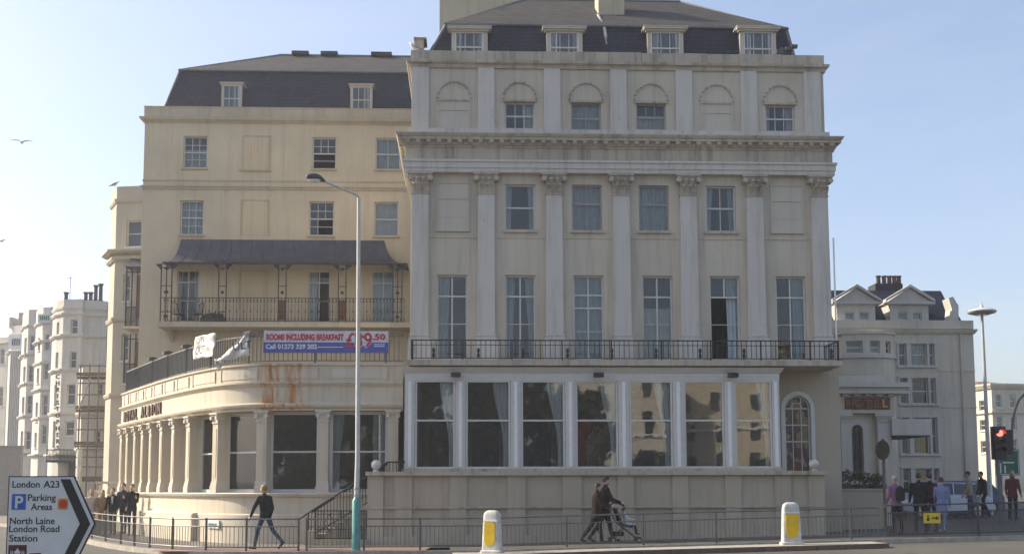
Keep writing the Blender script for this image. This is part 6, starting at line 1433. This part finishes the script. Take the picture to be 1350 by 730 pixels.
# people on the right
rp_ = [(1183, -2.6, 1.68, 20, 'cloth_pink', 'cloth_black', 'hair_grey', 0, .84, 'person in a pink top with a dark rucksack at the rail'),
       (1214, -2.2, 1.74, -10, 'cloth_black', 'cloth_black', 'hair_dark', 0, .76, 'broad person in a long black coat seen from behind'),
       (1229, -1.6, 1.72, 10, 'cloth_maroon', 'cloth_navy', 'hair_dark', 0, .86, 'dark-haired person in maroon beside the black coat'),
       (1243, -2.4, 1.60, -30, 'cloth_sky', 'cloth_sky', 'hair_dark', 0, .55, 'person in a long pale blue coat behind the yellow sign'),
       (1281, 5.5, 1.72, 60, 'cloth_beige', 'cloth_jean', 'hair_dark', 0, .86, 'person in a beige top and jeans beside the silver car'),
       (1298, 5.8, 1.70, 100, 'cloth_black', 'cloth_black', 'hair_dark', 0, .86, 'person in black carrying white bags below the traffic light'),
       (1337, 4.0, 1.72, 170, 'cloth_red', 'cloth_black', 'hair_fair', .05, .8, 'fair-haired person in a dark red coat at the right edge')]
for k, (px, Y, h, head, tp_, lo_, hr, hl, ct, lab) in enumerate(rp_):
    x, y, z = gp(px, 700, Y); po, T = person(lab, x, y, z, head, h, ((12, 6), (-14, 14)) if k % 2 else ((5, 4), (-5, 6)), ((5, 25, 8), (-5, 30, 8)), tp_, lo_, hair=hr, hairlen=hl, coat=ct, fat=1.05, shoes='bollard_white' if k == 3 else 'black', build_=1.15 if k == 1 else 1.0)
    if k == 0:
        m = MB(); m.rings([[(a_ * math.cos(q), -.19 + b2 * math.sin(q), zz) for q in [j * math.pi / 6 for j in range(12)]] for zz, a_, b2 in ((.98, .1, .05), (1.0, .15, .09), (1.2, .16, .1), (1.36, .13, .08), (1.42, .06, .03))]); bg = m.build('rucksack', 'cloth_brown', None, T, True); tag(bg, 'dark rucksack on the back of the person in pink', 'bag')
    if k == 5:
        m = MB(); m.rings([[(.3 + a_ * math.cos(q), .08 + .1 * math.sin(q), zz) for q in [j * math.pi / 6 for j in range(12)]] for zz, a_ in ((.5, .1), (.55, .17), (.8, .15), (.86, .03))]); bg = m.build('carrier_bag', 'cloth_white', None, T, True); tag(bg, 'white carrier bag held by the person in black below the traffic light', 'bag')
# ------------------------------------------------------------------ cars
def car(label, x, y, z, ang, paint):
    c = thing('car', label, 'car', (x, y, z), 'cars in the side street'); T = frame(x, y, z, ang)
    m = MB(); rs = []
    for xx_, hw, z0, z1 in ((-1.98, .62, .38, .72), (-1.92, .76, .24, .86), (-1.4, .83, .2, .93), (-.6, .85, .2, .95), (.5, .85, .2, .95), (1.0, .84, .2, .90), (1.6, .80, .2, .80), (1.9, .70, .24, .70), (1.99, .55, .36, .6)):
        r = .09; rs.append([(xx_, -hw + r, z0), (xx_, hw - r, z0), (xx_, hw, z0 + r), (xx_, hw, z1 - r * 1.4), (xx_, hw - r * 1.4, z1), (xx_, -hw + r * 1.4, z1), (xx_, -hw, z1 - r * 1.4), (xx_, -hw, z0 + r)])
    m.rings(rs); body = m.build('body', paint, c, T, True)
    b0 = [(-1.75, .72), (1.05, .74)]; 
    m = MB(); m.rings([[(-1.72, -.72, .9), (1.0, -.74, .88), (1.0, .74, .88), (-1.72, .72, .9)], [(-1.35, -.6, 1.36), (.22, -.6, 1.40), (.22, .6, 1.40), (-1.35, .6, 1.36)]]); m.build('glass_house', 'car_glass', c, T)
    m = MB(); m.rings([[(-1.42, -.61, 1.355), (.27, -.61, 1.39), (.27, .61, 1.39), (-1.42, .61, 1.355)], [(-1.3, -.5, 1.42), (.1, -.5, 1.45), (.1, .5, 1.45), (-1.3, .5, 1.42)]]); m.build('roof', paint, c, T, True)
    m = MB()
    for s in (-1, 1):
        for (xa, ya, za), (xb, yb, zb2) in (((-1.72, .725, .9), (-1.36, .61, 1.37)), ((1.0, .745, .88), (.23, .61, 1.40)), ((-.25, .745, .9), (-.3, .615, 1.4)), ((-1.1, .735, .9), (-1.0, .615, 1.38))): m.tube([(xa, s * ya, za), (xb, s * yb, zb2)], .035, 6)
    m.build('pillar', paint, c, T)
    for xx_ in (-1.25, 1.22):
        for s in (-1, 1):
            o = MB().rings([[(xx_ + .31 * math.cos(a), s * yy, .31 + .31 * math.sin(a)) for a in [q * math.pi / 10 for q in range(20)]] for yy in (.68, .87)]).build('wheel', 'rubber', c, T)
            MB().rings([[(xx_ + .2 * math.cos(a), s * yy, .31 + .2 * math.sin(a)) for a in [q * math.pi / 8 for q in range(16)]] for yy in (.7, .88)]).build('rim', 'alloy', o, T)
    for s in (-1, 1):
        MB().ball((1.88, s * .56, .62), (.1, .14, .08), 10, 6).build('headlight', 'lens_white', c, T, True); MB().ball((-1.9, s * .62, .72), (.06, .1, .12), 10, 6).build('tail_light', 'lens_red', c, T, True)
        MB().ball((.72, s * .9, .95), (.06, .09, .06), 8, 6).build('mirror', paint, c, T, True)
x = XX(1236, 9.5, 650); car('pale silver hatchback waiting behind the people on the right', x, 9.5, gz(x, 9.5), R(188), 'car_silver')
x = XX(1256, 12.2, 650); car('dark blue car beyond the silver hatchback', x, 12.2, gz(x, 12.2), R(184), 'car_blue')
# ------------------------------------------------------------------ gulls
def gull(label, x, y, z, flying, rot=0, s=1.0):
    g_ = thing('gull', label, 'gull', (x, y, z), 'gulls'); T = frame(x, y, z, R(rot)) @ Matrix.Scale(s, 4)
    m = MB(); rs = []
    for xx_, r, zz in ((-.26, .012, .02), (-.16, .045, .0), (-.05, .075, -.01), (.06, .075, 0), (.14, .05, .03), (.19, .045, .055), (.235, .03, .055), (.25, .012, .05)): rs.append([(xx_, r * math.cos(a), zz + r * math.sin(a)) for a in [q * math.pi / 5 for q in range(10)]])
    lift = 0 if flying else .16; T2 = T @ Matrix.Translation((0, 0, lift)) @ Matrix.Rotation(R(0 if flying else -28), 4, 'Y')
    m.rings(rs); m.build('body', 'gull_white', g_, T2, True)
    m = MB(); m.tube([(.24, 0, .05), (.32, 0, .035)], [.014, .004], 6); m.build('beak', 'orange_mark', g_, T2)
    for sd_ in (-1, 1):
        m = MB()
        if flying: m.rings([[(xx_ + c_, sd_ * yy, zz), (xx_, sd_ * yy, zz + .018), (xx_ - c_, sd_ * yy, zz), (xx_, sd_ * yy, zz - .008)] for yy, xx_, c_, zz in ((.03, .0, .10, .03), (.2, .04, .095, .13), (.38, .03, .075, .15), (.55, -.04, .045, .09), (.66, -.12, .008, .04))])
        else: m.rings([[(xx_, sd_ * (yy + .012), zz), (xx_, sd_ * yy, zz + h_), (xx_, sd_ * (yy - .01), zz), (xx_, sd_ * yy, zz - h_)] for xx_, yy, zz, h_ in ((.1, .07, .03, .03), (0, .082, .02, .055), (-.15, .06, .02, .035), (-.34, .02, .02, .008))])
        m.build('wing', 'gull_grey', g_, T2, True)
    if not flying:
        for sd_ in (-1, 1): MB().tube([(0, sd_ * .03, 0), (-.0, sd_ * .03, .14)], .008, 5).build('leg', 'orange_mark', g_, T)
p = P(29, 188, 10); gull('gull gliding with spread wings in the sky on the left', p.x, 10, p.z, True, 100, .68)
p = P(2, 318, 60); gull('small distant gull at the left edge of the sky', p.x, 60, p.z, True, 80)
p = P(546, 68, .1); gull('gull standing on the parapet corner of the main block', p.x, .1, mz(70.5) + .01, False, 150)
p = P(149, 244, 26.1); gull('gull standing on the cream bow-cornered house', p.x + .1, 26.1, ZZ(244, 25.6, 197) + .0, False, 20)

# ------------------------------------------------------------------ sea-front haze
m, nt, ns, ls, b = mat('haze'); ns.remove(b); v = N(ns, 'ShaderNodeVolumePrincipled'); v.inputs['Density'].default_value = .001; v.inputs['Color'].default_value = (.93, .95, 1, 1); v.inputs['Anisotropy'].default_value = .35
ls.new(v.outputs[0], ns['Material Output'].inputs['Volume'])
hz_ = MB().box(-1520, 1520, -1520, 1520, -1.2, 27).build('haze', 'haze'); hz_['kind'] = 'stuff'
